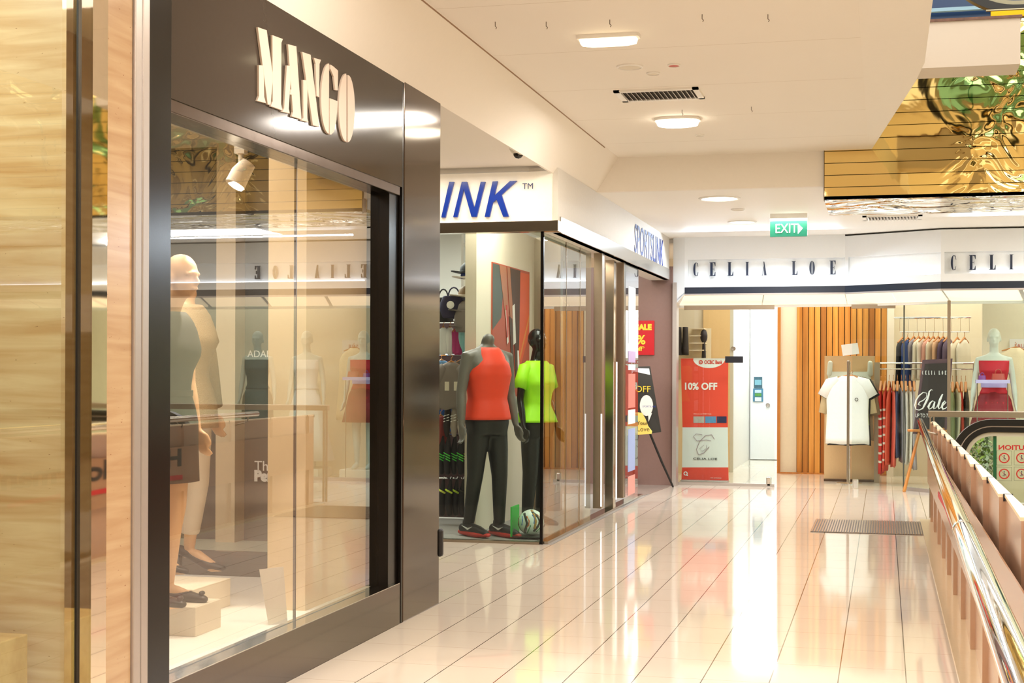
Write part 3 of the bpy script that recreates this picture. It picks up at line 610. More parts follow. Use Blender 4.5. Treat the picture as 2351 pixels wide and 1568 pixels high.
# ---- interior shell
SY = 20.9
x0 = P(1785, 900, Y=SY).x; x1 = P(1792, 900, Y=SY).x; x2 = P(1829, 900, Y=SY).x; x3 = P(2036, 900, Y=SY).x; x4 = P(2052, 900, Y=SY).x
struct('trim_16', B(x0, x1, SY - .06, SY + .1, 0, 3), M_woodr)
struct('wall_boutique', B(x1, x2, SY, SY + .1, 0, 3), mat('#efe6cd', .4))
mb = MB(); n = 15; w_ = (x3 - x2) / n
for i in range(n):
    off = [0, .03, .015, .04][i % 4]; mb.box(x2 + i * w_ + .006, x2 + (i + 1) * w_ - .004, SY - .04 - off, SY + .05, .02, 2.98)
def slatmat():
    m = wood('oak_slats', '#cf8a34', '#ecb25c'); nt = m.node_tree; b = nt.nodes['Principled BSDF']; src = b.inputs['Base Color'].links[0].from_socket
    tc = N(nt, 'ShaderNodeTexCoord'); sx_ = N(nt, 'ShaderNodeSeparateXYZ'); L(nt, tc, 'Object', sx_, 0)
    a = N(nt, 'ShaderNodeMath', op='SUBTRACT'); a.inputs[1].default_value = x2; L(nt, sx_, 0, a, 0)
    d = N(nt, 'ShaderNodeMath', op='DIVIDE'); d.inputs[1].default_value = w_; L(nt, a, 0, d, 0)
    f = N(nt, 'ShaderNodeMath', op='FLOOR'); L(nt, d, 0, f, 0); wn = N(nt, 'ShaderNodeTexWhiteNoise'); wn.noise_dimensions = '1D'; L(nt, f, 0, wn, 'W')
    mx = N(nt, 'ShaderNodeMix'); mx.data_type = 'RGBA'; mx.blend_type = 'MULTIPLY'; mx.inputs[0].default_value = 1
    r = N(nt, 'ShaderNodeValToRGB'); r.color_ramp.elements[0].color = (.62, .5, .4, 1); r.color_ramp.elements[1].color = (1.15, 1.1, 1.0, 1); L(nt, wn, 'Value', r, 0)
    nt.links.new(src, mx.inputs[6]); L(nt, r, 0, mx, 7); L(nt, mx, 2, b, 'Base Color'); return m
struct('wall_slats', mb, slatmat()); struct('wall_slats_back', B(x2, x3, SY + .05, SY + .1, 0, 3), mat('#8a7c66', .6))
struct('trim_17', B(x1, x3, SY - .1, SY - .05, 0, .02), M_woodr)
struct('wall_boutique', B(x3, x4, SY - .3, SY + .1, 0, 3), M_cream)
struct('wall_boutique', B(x4, XR, SY - .1, SY + .1, 0, 3), mat('#e6d9be', .5))
struct('wall_boutique', B(P(2255, 900, Y=18.9).x, XR, 18.9, 19.0, 0, 3), mat('#f6ecd2', .5))
# left bay of the boutique
xl = P(1676, 900, Y=SY).x
struct('wall_boutique', B(-4.5, xl, SY, SY + .1, 0, 3), mat('#f2e6cf', .5)); struct('wall_boutique', B(P(1615, 700, Y=SY - .05).x, xl, SY - .06, SY, 0, 3), mat('#ecc890', .5))
struct('wall_boutique', B(-3.7, -3.6, 18.3, SY, 0, 3), mat('#f2e6cf', .5))
# white store room beyond with its open door
struct('wall_store', B(xl - .1, xl, SY + .1, 24.9, 0, 3), M_white); struct('wall_store', B(x0 + .01, x0 + .1, SY + .1, 24.9, 0, 3), M_white)
struct('wall_store', B(xl, x0, 24, 24.1, 0, 3), M_white); struct('door_1', B(xl + .02, x0 - .02, 23.94, 23.98, .01, 2.6), mat('#f3f6f8', .4))
struct('trim_18', B(xl, P(1684, 900, Y=SY).x, SY - .03, SY + .03, 0, 2.95), mat('#d8d4c4', .4))
for (xx, yy, c, lab) in ((1684, 800, M_alu, 'small round chrome knob high on the white door frame'), (1763, 930, M_alu, 'round ring pull on the bright white door')):
    c_ = P(xx, yy, Y=SY - .04 if xx < 1700 else 23.93); mb = MB(); mb.lathe(c_, [(0.0, 0), (.03, 0), (.034, -.008), (.028, -.018), (.02, -.008), (0, -.008)], axis='Y'); kb = mb.build('knob', c, smooth=40); kb.parent = [o for o in bpy.data.objects if o.name.startswith('door_1' if xx > 1700 else 'trim_18')][0]
def card(name, x0, y0, x1, y1, Y, col, lab, cat='notice', d=.006):
    a, b, z0, z1 = ri(x0, y0, x1, y1, Y); return tag(B(a, b, Y, Y + d, z0, z1).build(name, mat(col, .5)), lab, cat)
card('notice', 1735, 792, 1757, 806, 23.93, '#e2e6e4', 'small white paper notice on the bright door')
c1_ = card('postcard', 1731, 865, 1750, 891, 23.92, '#3a5f70', 'dark blue picture card on the bright door, upper of two', 'card')
c2_ = card('postcard', 1729, 892, 1752, 922, 23.92, '#3f7c9e', 'blue and green picture card on the bright door, lower of two', 'card')
for c_, y0p, y1p, col in ((c2_, 903, 910, '#5a9a48'), (c2_, 912, 921, '#d8e2e4'), (c1_, 872, 884, '#7ab0c4'), (c2_, 895, 902, '#bcd4e4')):
    a, b, z0, z1 = ri(1733, y0p, 1748, y1p, 23.915); B(a, b, 23.914, 23.92, z0, z1).build('print', mat(col, .5), c_)
# shelf unit on the left wall of the boutique
x0, x1, z0, z1 = ri(1552, 752, 1625, 822, 20.3)
sh = empty('wall_shelf', (x0, 20.3, z0), 'pale wall shelf unit behind the top of the red banner', 'shelf'); upd()
mb = MB(); mb.box(x0, x1, 20.3, 20.7, z0 - .02, z0)
for k in range(1, 5): mb.box(P(1582, 800, Y=20.3).x, x1 - .06, 20.35, 20.7, z0 + (z1 - z0) * k / 4.2, z0 + (z1 - z0) * k / 4.2 + .015)
mb.box(x0 - .0, x1, 20.7, 20.72, 0, z1); loc(mb.build('shelves', mat('#eddcbc', .5), sh), sh)
loc(B(x0, x1, 20.45, 20.7, 0.0, z0 - .3).build('lower_cabinet', mat('#e8d2a8', .5), sh), sh)
for k, (u0, u1) in enumerate(((1553, 1568), (1569, 1583))):
    a, b, q0, q1 = ri(u0, 755, u1, 819, 20.3)
    mb = MB(); rr = []
    for t in range(9):
        z = q0 + .02 + (q1 - q0) * t / 8; ww = (b - a) / 2 * (1.1 - .25 * t / 8); rr.append([((a + b) / 2 + ww * cos(2 * pi * j / 16) * (1 + .12 * sin(5 * j)), 20.2 + .1 * sin(2 * pi * j / 16), z) for j in range(16)])
    mb.loft(rr); tag(mb.build('black_garment', mat('#2b2320', .8), smooth=1), ['black garment folded over the shelf edge, nearer the steel trim', 'black garment folded over the shelf edge, nearer the shelf boards'][k], 'clothing')
c_ = P(1616, 772, Y=20.4); mb = MB(); mb.ball(c_, .05, .07, .095); mb.limb([c_ - Vector((0, 0, .08)), (c_.x, c_.y, P(1616, 822, Y=20.3).z + .004)], [.02, .03]); tag(mb.build('hat_form', mat('#2a2226', .6), smooth=1), 'dark rounded hat form at right of the wall shelf', 'display head')
# ---- red roll-up banner
BY = 18.75
rb = empty('banner', (P(1618, 1100, Y=BY).x, BY, 0), 'tall red roll-up banner reading 10% OFF behind the glass', 'banner'); upd()
def rel(px_, py_, Y=BY): return P(px_, py_, Y=Y)
mb = MB(); mb.prism([rel(1563, 823), rel(1672, 822), rel(1671, 981), rel(1567, 981)], (0, .006, 0)); loc(mb.build('red_sheet', mat('#ee4a30', .45, var=.01), rb), rb)
mb = MB(); mb.prism([rel(1567, 981), rel(1671, 981), rel(1672, 1073), rel(1566, 1073)], (0, .006, 0)); loc(mb.build('pale_sheet', mat('#e4e4dc', .45, var=.01), rb), rb)
mb = MB(); mb.prism([rel(1566, 1073), rel(1672, 1073), rel(1673, 1111), rel(1564, 1109)], (0, .006, 0)); loc(mb.build('foot_sheet', mat('#e2442e', .45, var=.01), rb), rb)
mb = MB(); mb.prism([rel(1592, 822.5, BY - .003)] + [rel(1628 - 37 * cos(t), 823 + 22 * sin(t), BY - .003) for t in [pi * i / 16 for i in range(1, 16)]] + [rel(1665, 822.5, BY - .003)], (0, .003, 0)); loc(mb.build('white_arch', mat('#f1ebdf', .5), rb), rb)
def tb(s, x, y, h, m, bold=0, width=None, Y=BY - .006, nm='lettering', root=rb, **k):
    o = text(nm, s, rel(x, y, Y), (1, 0, 0), h, m, bold=bold, width=width, **k); o.parent = root; o.location = -root.location; return o
M_red = mat('#d8402c', .5)
tb('10% OFF', 1569, 894, .085, mat('#f8f2e6', .5), .0035, width=P(1643, 880, Y=BY).x - P(1569, 880, Y=BY).x)
tb('OCBC Bank', 1617, 835, .042, M_red, .002, width=P(1659, 835, Y=BY).x - P(1617, 835, Y=BY).x)
mb = MB(); c_ = rel(1609, 831.5, BY - .006); mb.lathe(c_, [(.026, -.001), (.026, .002), (.014, .002), (.014, -.001)], axis='Y', closed=True); mb.lathe(c_, [(0, -.001), (.007, -.001), (.007, .002), (0, .002)], axis='Y'); loc(mb.build('bank_mark', M_red, rb), rb)
tb('CELIA LOE', 1591, 1055, .026, mat('#3a3632', .5), 0, width=P(1646, 1055, Y=BY).x - P(1591, 1055, Y=BY).x)
tb('when you use OCBC Cards', 1592, 951, .012, mat('#f8e0d0', .5), 0, width=P(1633, 950, Y=BY).x - P(1592, 950, Y=BY).x)
for x0_, x1_, c in ((1592, 1617, '#b9b2a6'), (1619, 1644, '#5a94c0'), (1646, 1668, '#2c2c52')):
    mb = MB(); mb.prism([rel(x0_, 956, BY - .006), rel(x1_, 956, BY - .006), rel(x1_, 971, BY - .006), rel(x0_, 971, BY - .006)], (0, .004, 0)); loc(mb.build('card_picture', mat(c, .4, var=.2), rb), rb)
mb = MB(); pts = [(1640, 1008), (1634, 998), (1620, 1000), (1606, 1014), (1599, 1032), (1604, 1044), (1616, 1040), (1628, 1026)]
mb.limb([rel(a, b, BY - .008) for a, b in pts], [.004] * len(pts), 6)
pts = [(1632, 1012), (1622, 1010), (1600, 1012), (1592, 1002), (1598, 996), (1612, 998)]; mb.limb([rel(a, b, BY - .008) for a, b in pts], [.003] * len(pts), 6)
pts = [(1616, 1022), (1606, 1030), (1612, 1036), (1622, 1030), (1622, 1022)]; mb.limb([rel(a, b, BY - .008) for a, b in pts], [.002] * len(pts), 6); loc(mb.build('script_initial', mat('#a08488', .5), rb), rb)
mb = MB(); c_ = rel(1574, 1087, BY - .006); mb.lathe(c_, [(.026, -.001), (.026, .002), (.015, .002), (.015, -.001)], axis='Y', closed=True); mb.box(c_.x + .012, c_.x + .03, c_.y - .001, c_.y + .002, c_.z - .03, c_.z - .016); loc(mb.build('ring_mark', M_white, rb), rb)
tb('excl. promotions', 1631, 1098, .014, mat('#f6d8d0', .5)); tb('card', 1569, 1102, .012, mat('#f6d8d0', .5))
loc(B(rel(1564, 1100).x, rel(1673, 1100).x, BY - .1, BY + .1, 0, .04, bev=.01).build('base', M_alu, rb), rb)
mb = MB(); mb.limb([(rel(1618, 900).x, BY + .03, .02), (rel(1618, 823).x, BY + .02, rel(1618, 823).z)], [.01, .01]); loc(mb.build('pole', M_alu, rb), rb)
# ================================================================ figures (shop mannequins)
def remeshed(mb, name, m, parent, voxel=.009, smooth_it=4):
    o = mb.build(name, None, None); md = o.modifiers.new('r', 'REMESH'); md.mode = 'VOXEL'; md.voxel_size = voxel
    ms = o.modifiers.new('s', 'SMOOTH'); ms.factor = .5; ms.iterations = smooth_it
    upd(); me = bpy.data.meshes.new_from_object(o.evaluated_get(bpy.context.evaluated_depsgraph_get()))
    bpy.data.objects.remove(o); n = bpy.data.objects.new(name, me); COL.objects.link(n); me.materials.clear(); me.materials.append(m)
    for p in me.polygons: p.use_smooth = True
    if parent: n.parent = parent
    return n
TORSO_F = [(.84, .165, .115, 0), (.92, .178, .125, .012), (1.0, .155, .108, .005), (1.08, .122, .088, 0), (1.18, .13, .095, -.005), (1.28, .152, .128, -.022), (1.34, .155, .115, -.012), (1.41, .165, .082, 0), (1.455, .12, .062, .004), (1.49, .055, .05, .005)]
TORSO_M = [(.84, .16, .115, 0), (.92, .168, .12, .01), (1.0, .155, .11, 0), (1.08, .148, .1, 0), (1.18, .165, .11, -.005), (1.28, .182, .122, -.014), (1.36, .19, .115, -.008), (1.42, .185, .085, 0), (1.465, .13, .068, .004), (1.50, .062, .055, .005)]
def ellring(z, w, d, y, n=28, p=2.3, grow=0, fold=0, k=7, ph=0):
    r = []
    for j in range(n):
        a = 2 * pi * j / n; c, s = cos(a), sin(a); f = 1 + fold * sin(k * a + ph)
        r.append(Vector((math.copysign(abs(c) ** (2 / p), c) * (w + grow) * f, y + math.copysign(abs(s) ** (2 / p), s) * (d + grow) * f, z)))
    return r
def hand(mb, w, dr, side, fw):
    """palm, four bent fingers of unequal length and a thumb, hanging along dr, thumb towards fw"""
    dr = Vector(dr).normalized(); fw = Vector(fw); fw = (fw - dr * fw.dot(dr)).normalized(); sd = dr.cross(fw) * side
    w = Vector(w); mb.limb([w, w + dr * .04, w + dr * .085], [.022, .03, .032], 12, True, .55) if False else None
    for i in range(4):
        o = fw * (.027 - .018 * i); ln = [.062, .07, .066, .052][i]
        mb.limb([w, w + dr * .045 + o * .8, w + dr * .088 + o], [.017, .014, .011], 8)
        k0 = w + dr * .088 + o
        mb.limb([k0, k0 + dr * ln * .5 + sd * .006, k0 + dr * ln * .85 + sd * .02, k0 + dr * ln + sd * .034], [.0098, .009, .008, .0065], 8)
    mb.limb([w + fw * .012 + dr * .02, w + fw * .045 + dr * .05, w + fw * .05 + dr * .085 + sd * .01, w + fw * .042 + dr * .105 + sd * .016], [.014, .012, .0095, .0075], 8)
def body(name, m, root, female=True, head=True, voxel=.009, arms=((.22, .02, .245, -.02), (.22, .02, .245, -.02)), hs=(-.0, .0), legs=((.0, .0), (.0, .0)), heel=0, face=True, hf=0):
    T = TORSO_F if female else TORSO_M; mb = MB()
    mb.loft([ellring(*t) for t in T])
    sw = .165 if female else .19
    mb.limb([(0, .008, 1.46), (0, .0, 1.53), (0, -.012, 1.57 if head else 1.545)], [.056, .05, .05], 16)
    if head:
        keep = set(mb.bm.verts)
        mb.ball((0, .0, 1.685), .072, .092, .092, 24); mb.ball((0, -.025, 1.635), .06, .07, .085, 20)
        mb.ball((0, -.05, 1.585), .032, .035, .03, 14)                                    # chin
        mb.limb([(0, -.092, 1.67), (0, -.112, 1.632), (0, -.098, 1.622)], [.009, .012, .01], 8)   # nose
        mb.limb([(-.02, -.093, 1.598), (0, -.1, 1.6), (.02, -.093, 1.598)], [.005, .0085, .005], 8)
        mb.limb([(-.05, -.078, 1.672), (-.02, -.094, 1.679), (.02, -.094, 1.679), (.05, -.078, 1.672)], [.007, .01, .01, .007], 8)
        for s in (-1, 1): mb.ball((s * .073, .008, 1.645), .01, .02, .032, 12)
        for v in mb.bm.verts:
            if v not in keep: v.co.y -= hf
        if hf: mb.limb([(0, .0, 1.47), (0, -hf * .5, 1.54), (0, -hf, 1.6)], [.055, .05, .05], 16)
    for i, s in enumerate((-1, 1)):
        ex_, ey, wx_, wy = arms[i]
        sh_ = Vector((s * sw, .004, 1.412)); el = Vector((s * (sw + ex_ - .17), ey, 1.13)); wr = Vector((s * (sw + wx_ - .17), wy, .885))
        if i == 0 and hs[0]: wr = Vector(hs[0])
        r0 = .046 if female else .056
        mb.limb([Vector((s * sw * .6, .004, 1.42)), sh_, (sh_ + el) / 2 + Vector((s * .004, 0, 0)), el, (el * .6 + wr * .4), wr], [r0, r0, r0 * .82, r0 * .72, r0 * .72, r0 * .47], 14)
        hand(mb, wr, (wr - el) + Vector((0, -.03, 0)), -s, (0, -1, 0))
        lx, ly = legs[i]
        hp = Vector((s * .085, .0, .87)); kn = Vector((s * .09 + lx * .5, ly * .5 - .01, .48)); an = Vector((s * .09 + lx, ly + .03, .09 + heel))
        th = .084 if female else .088
        mb.limb([hp, (hp * .5 + kn * .5), kn, kn * .72 + an * .28 + Vector((0, .012, 0)), kn * .35 + an * .65, an], [th, th * .82, th * .62, th * .62, th * .46, th * .4], 16)
        mb.limb([an + Vector((0, .02, -.05)), an + Vector((0, -.05, -.045 - heel * .3)), an + Vector((0, -.15, -.07 - heel)), an + Vector((0, -.2, -.075 - heel))], [.03, .034, .033, .02], 12)
    o = remeshed(mb, name, m, root, voxel); return o
def top(name, m, root, T, z0, z1, grow=.012, sleeve=0, hem_grow=.03, neck=.11, fold=.012, k=9, arms_w=.22, female=True, straps=False, voxel=None, sw=None, sh_w=.16):
    """garment hugging the torso from hem z0 to neckline z1, with optional sleeves"""
    mb = MB(); rings = []
    def at(z):
        if z <= T[0][0]: return T[0][1], T[0][2], T[0][3]
        for a, b in zip(T, T[1:]):
            if a[0] <= z <= b[0]:
                t = (z - a[0]) / (b[0] - a[0]); return [a[i] + (b[i] - a[i]) * t for i in (1, 2, 3)]
        return T[-1][1:]
    n = 22
    for i in range(n + 1):
        z = z0 + (z1 - z0) * i / n; w, d, y = at(z); g = grow + (hem_grow - grow) * max(0, (1.1 - z)) / max(.01, 1.1 - z0) if z < 1.1 else grow
        rings.append(ellring(z, w, d, y, 56, 2.3, g, fold * (1.6 - z), k, i * .15))
    if z1 > 1.41:
        if name == 'running_vest': sh_w = .135
        vest = name == 'running_vest'; rings = [r for r in rings if r[0].z < (1.27 if vest else 1.37)]
        if vest:
            for z, w, d in ((1.29, .178, .122), (1.33, .166, .12), (1.36, .152, .117)): rings.append(ellring(z, w, d, -.012, 56, 2.4, grow * .8, 0))
        for z, w, d in ((1.39, sh_w * 1.0, .112), (1.43, sh_w * .88, .098), (1.462, sh_w * .74, .078), (1.484, sh_w * .58, .062)): rings.append(ellring(z, w, d, 0, 56, 2.4, grow * .6, 0))
    mb.loft(rings)
    if sleeve:
        for s in (-1, 1):
            s0 = Vector((s * (sw or .15), .004, 1.41)); e = Vector((s * ((sw or .15) + .085 * sleeve / .28 + .01), .01, 1.41 - sleeve))
            mb.limb([Vector((s * .08, .004, 1.43)), s0, s0 * .5 + e * .5, e], [.05, .064, .062, .062 if sleeve < .3 else .05], 20, False)
    o = mb.build(name, m, root, smooth=1); return o
def shell_skirt(name, m, root, rings_, fold=.03, k=12):
    mb = MB(); mb.loft([ellring(z, w, d, 0, 72, 2.1, 0, fold * f, k, .3 * i) for i, (z, w, d, f) in enumerate(rings_)]); return mb.build(name, m, root, smooth=1)
def trousers(name, m, root, z0=.12, legs=((0, 0), (0, 0)), r=(.1, .085, .07), base=.96):
    mb = MB(); mb.loft([ellring(z, w, d, .004, 28) for z, w, d in ((.80, .165, .125), (.9, .185, .135), (base, .175, .122), (base + .05, .15, .108))])
    for i, s in enumerate((-1, 1)):
        lx, ly = legs[i]; hp = Vector((s * .085, 0, .88)); kn = Vector((s * .09 + lx * .5, ly * .5 - .008, .48)); an = Vector((s * .09 + lx, ly + .03, z0))
        mb.limb([hp, hp * .5 + kn * .5, kn, kn * .5 + an * .5, an], [r[0], r[0] * .9, r[1], (r[1] + r[2]) / 2, r[2]], 24, False)
    return remeshed(mb, name, m, root, .012, 2)
def place(name, px_, py_, z, scale, rz, label, cat='mannequin'):
    p = P(px_, py_, Z=z); e = empty(name, (p.x, p.y, z), label, cat, rz=rz); e.scale = (scale,) * 3; return e
M_skin = mat('#e9bd94', .4); M_blackm = mat('#14110f', .2); M_greym = mat('#6e665f', .45); M_pale = mat('#cfd3c4', .4)
# -- Mango window, front figure
a_ = place('mannequin', 370, 1383, .352, .885, radians(80), 'bald flesh-toned mannequin in grey sleeveless dress and flat black shoes')
a_.rotation_euler.x = radians(1.5)
body('body', M_skin, a_, True, True, .008, hf=.07)
top('dress', mat('#35332f', .7), a_, TORSO_F, .62, 1.45, .014, 0, .035, fold=.014, k=11)
mb = MB(); mb.loft([ellring(z, .122, .088, 0, 40, 2.3, .027) for z in (1.055, 1.085)]); mb.build('belt', mat('#3d3a36', .5), a_, smooth=40)
for s in (-1, 1):
    mb = MB(); mb.limb([(s * .09, .075, .035), (s * .09, .0, .028), (s * .09, -.1, .026), (s * .09, -.19, .022)], [.036, .036, .043, .028], 16, True, .72); mb.ball((s * .09, -.185, .052), .022, .014, .012, 10); mb.build('shoe', mat('#1d1a1c', .35), a_, smooth=1)
# -- Mango window, rear figure
b_ = place('mannequin', 425, 1312, .36, .93, radians(84), 'mannequin in beige sequined cardigan and slim white trousers on black stilettos')
body('body', M_skin, b_, True, False, .008, heel=.05, legs=((.0, .12), (.0, .0)))
top('cardigan', mat('#bda27e', .6, bump=(160, .5)), b_, TORSO_F, .80, 1.46, .022, .5, .045, fold=.012, k=9)
trousers('trousers', mat('#efe7db', .6), b_, .2, r=(.1, .075, .055), legs=((0, .12), (0, 0)))
for s, yy in ((-1, .12), (1, 0)):
    mb = MB(); mb.limb([(s * .09, yy + .085, .105), (s * .09, yy + .03, .085), (s * .09, yy - .1, .028), (s * .09, yy - .185, .016)], [.036, .036, .04, .02], 16, True, .75); mb.limb([(s * .09, yy + .09, .09), (s * .09, yy + .085, .005)], [.014, .0055], 10); mb.build('shoe', mat('#211d22', .4), b_, smooth=1)
mb = MB(); c_ = P(455, 672, Y=5.55)
# -- Sports window, orange vest figure
o_ = place('mannequin', 1118, 1232, .0, 1.08, radians(52), 'headless dark mannequin in bright orange running vest and black tights')
body('body', M_greym, o_, False, False, .009, legs=((.0, .09), (.0, -.07)))
top('running_vest', mat('#ee3f1e', .55), o_, TORSO_M, .92, 1.43, .016, 0, .035, fold=.01, k=9)
trousers('tights', mat('#12100f', .5), o_, .1, r=(.09, .064, .044), legs=((.0, .09), (.0, -.07)))
for s, lx, yy in ((-1, .0, .09), (1, .0, -.07)):
    cx_ = s * .09 + lx; mb = MB(); mb.limb([(cx_, yy + .095, .06), (cx_, yy + .0, .065), (cx_, yy - .1, .05), (cx_, yy - .19, .036)], [.042, .045, .044, .03], 16, True, .95); mb.limb([(cx_, yy + .04, .08), (cx_, yy + .04, .125)], [.046, .042], 16, False)
    sh_ = mb.build('running_shoe', mat('#1d1a1a', .5), o_, smooth=1)
    mb = MB(); mb.limb([(cx_, yy + .12, .028), (cx_, yy, .026), (cx_, yy - .1, .026), (cx_, yy - .215, .028)], [.034, .044, .05, .026], 16, True, .62); mb.build('red_sole', mat('#d8352c', .5), sh_, smooth=1)
    mb = MB(); sx_ = cx_ + .046
    mb.prism([(sx_, yy - .08, .085), (sx_, yy - .02, .055), (sx_, yy + .06, .085), (sx_, yy - .02, .07)], (.004, 0, 0)); mb.prism([(cx_ - .05, yy - .08, .085), (cx_ - .05, yy - .02, .055), (cx_ - .05, yy + .06, .085), (cx_ - .05, yy - .02, .07)], (.004, 0, 0)); mb.build('white_swoosh', M_white, sh_)
# -- Sports window, green tee figure
g_ = place('mannequin', 1231, 1205, .0, 1.01, radians(60), 'glossy black mannequin with head in neon green running tee')
body('body', M_blackm, g_, True, True, .009, arms=((.2, .02, .22, -.05), (.2, .02, .22, -.05)))
top('running_tee', mat('#a6f016', .55), g_, TORSO_F, .93, 1.445, .016, .17, .045, fold=.01, k=9)
trousers('tights', mat('#15120f', .55), g_, .1, r=(.09, .07, .05))
# -- boutique figures (right window); the further ones also show as reflections
def dress_fig(px_, lab, body_m, dress_m, pleat=True, X=None, long=False, Yd=18.32, s=1.02):
    p = P(px_, 853, Y=Yd) if X is None else Vector((X, Yd, 0))
    e = empty('mannequin', (p.x, p.y, .12), lab, 'mannequin', 'boutique window mannequins', rz=radians(-4)); e.scale = (s,) * 3
    body('body', body_m, e, True, True, .011); top('bodice', dress_m, e, TORSO_F, 1.02, 1.40, .012, 0, .014, fold=.004)
    if long: shell_skirt('skirt', dress_m, e, [(.1, .36, .3, 1), (.5, .26, .22, .8), (.85, .195, .15, .4), (1.04, .14, .105, 0)])
    else: shell_skirt('skirt', dress_m, e, [(.62, .21, .17, 1), (.8, .205, .16, .6), (.92, .195, .145, .3), (1.04, .14, .105, 0)], fold=.02 if pleat else .004)
    return e
r_ = dress_fig(2282, 'pale grey mannequin in crimson pleated dress near the right edge', M_pale, mat('#c01428', .6), True)
shell_skirt('pleats', mat('#8c0f1c', .6), r_, [(.60, .27, .21, 1), (.8, .22, .17, .7), (.95, .19, .14, .4), (1.06, .135, .102, 0)], fold=.03, k=20)
mb = MB(); mb.loft([ellring(z, .125, .09, 0, 40, 2.3, .02) for z in (1.09, 1.15)]); mb.build('lilac_sash', mat('#b9a8d8', .5), r_, smooth=40)
dress_fig(0, 'pale mannequin in long white gown beyond the right frame edge', M_pale, mat('#efe9e0', .6), X=2.05, long=True)
dress_fig(0, 'grey mannequin in dark green coat dress beyond the frame', M_pale, mat('#3a5248', .6), False, X=2.75)
for d_, h in zip([o for o in bpy.data.objects if o.get('group') == 'boutique window mannequins'], range(3)):
    tag(B(d_.location.x - .25, d_.location.x + .25, 18.1, 18.6, 0.0, .12).build('display_plinth', M_cream, bevel=.006), ['cream plinth under the crimson dress mannequin', 'cream plinth under the white gown mannequin', 'cream plinth under the dark green mannequin'][h], 'plinth')

# ================================================================ garments on hangers
M_hang = mat('#c8823a', .4)
def garment(name, col, p, width, length, thick, label, cat='clothing', group=None, rz=0, sleeves=0, taper=0, hanger=True, stripe=None, fold=.16, shoulders=True, drop=0):
    """cloth hanging from point p: shoulder line along local X, hook above"""
    e = empty(name, p, label, cat, group, rz)
    rings = []; n = 13; k = random.choice((5, 6, 7, 8)); ph = random.random() * 6
    for i in range(n):
        t = i / (n - 1); z = -.04 - drop - length * t
        w = width * (.30 + .7 * min(1, t * 7) ** .6 if shoulders else .75 + .25 * t) / 2 * (1 + taper * t)
        d = thick / 2 * (.55 + .45 * min(1, t * 4)); r = []
        for j in range(36):
            a = 2 * pi * j / 36; f = 1 + fold * (.3 + .7 * t) * sin(k * a + ph + t)
            r.append(Vector((w * cos(a) * (1 + .02 * sin(9 * t + ph)), d * sin(a) * f + .012 * sin(3 * t + ph), z + (.012 * sin(4 * a + ph) if i == n - 1 else 0))))
        rings.append(r)
    mb = MB(); mb.loft(rings)
    if sleeves:
        for s in (-1, 1):
            sm = MB(); kx = .42 if sleeves < .25 else .16; sm.limb([(s * width * .22, 0, -.085), (s * width * .42, 0, -.125), (s * (width * .45 + sleeves * kx), 0, -.13 - sleeves * (.8 if sleeves < .25 else .95))], [.045, .07, .062], 16, False)
            for v in sm.bm.verts: v.co.y *= min(1, thick / .14)
            sm.build('sleeve', mat(col, .75, bump=(60, .08)), e, smooth=1)
    cl = mb.build('cloth', mat(col, .75, bump=(60, .08)), e, smooth=1)
    if stripe:
        mb = MB()
        for q in stripe[1]: mb.loft([[Vector((v.x * 1.03, v.y * 1.06, -.04 - drop - length * (q + dz))) for v in rings[min(n - 1, int(q * (n - 1)))]] for dz in (0, stripe[2])])
        mb.build('stripe', mat(stripe[0], .6), cl, smooth=40)
    if hanger:
        mb = MB(); mb.limb([(-width * .36, 0, -.075 - drop), (0, 0, -.03 - drop * .3), (width * .36, 0, -.075 - drop)], [.008 + drop * .07, .01 + drop * .07, .008 + drop * .07], 8); mb.limb([(0, 0, -.03), (0, 0, .0), (.014, 0, .014), (0, 0, .028)], [.0035] * 4, 6); mb.build('hanger', M_hang, e, smooth=40)
    return e
# white tee stand in the middle of the boutique entrance
TY = 18.9
tb0 = P(1893, 817, Y=19.6); tb1 = P(2008, 1100, Y=19.6)
bd = empty('display_board', (tb0.x, 19.6, 0), 'tan display board standing behind the white tee', 'board'); loc(B(tb0.x, tb1.x, 19.6, 19.65, .03, tb0.z).build('panel', mat('#e0bd8c', .4), bd), bd); loc(B(tb0.x, tb1.x, 19.5, 19.75, 0, .03).build('foot', M_bronze, bd), bd)
fm = empty('garment_rack', (P(2014, 900, Y=19.4).x, 19.4, 0), 'steel frame post carrying the upper rail of the long garment rack', 'rack'); a, b, z0, z1 = ri(2007, 832, 2020, 1104, 19.4)
loc(B(a, b, 19.38, 19.42, 0, z1).build('post', M_steelb, fm), fm)
a2 = P(2235, 832, Y=19.4).x; mb = MB(); mb.limb([(b, 19.4, z1 - .01), (a2, 19.4, z1 - .01)], [.012, .012]); mb.limb([(b, 19.4, P(2020, 847, Y=19.4).z), (a2, 19.4, P(2020, 847, Y=19.4).z)], [.009, .009]); mb.limb([(a2, 19.4, 0.0), (a2, 19.4, z1)], [.012, .012]); loc(mb.build('rail', M_chrome, fm), fm)
st_ = empty('garment_stand', (P(1950, 1100, Y=TY + .25).x, TY + .25, 0), 'slim chrome stand holding the white tee and a price card', 'stand')
cx_ = st_.location.x; zt2 = P(1950, 832, Y=TY).z
mb = MB(); mb.limb([(cx_, TY + .25, .01), (cx_, TY + .25, zt2)], [.012, .012]); mb.lathe((cx_, TY + .25, 0), [(0, 0), (.16, 0), (.16, .012), (.02, .02), (0, .02)]); mb.limb([(cx_, TY + .25, zt2), (cx_, TY - .1, zt2 + .015)], [.009, .009]); loc(mb.build('pole', M_chrome, st_, smooth=40), st_)
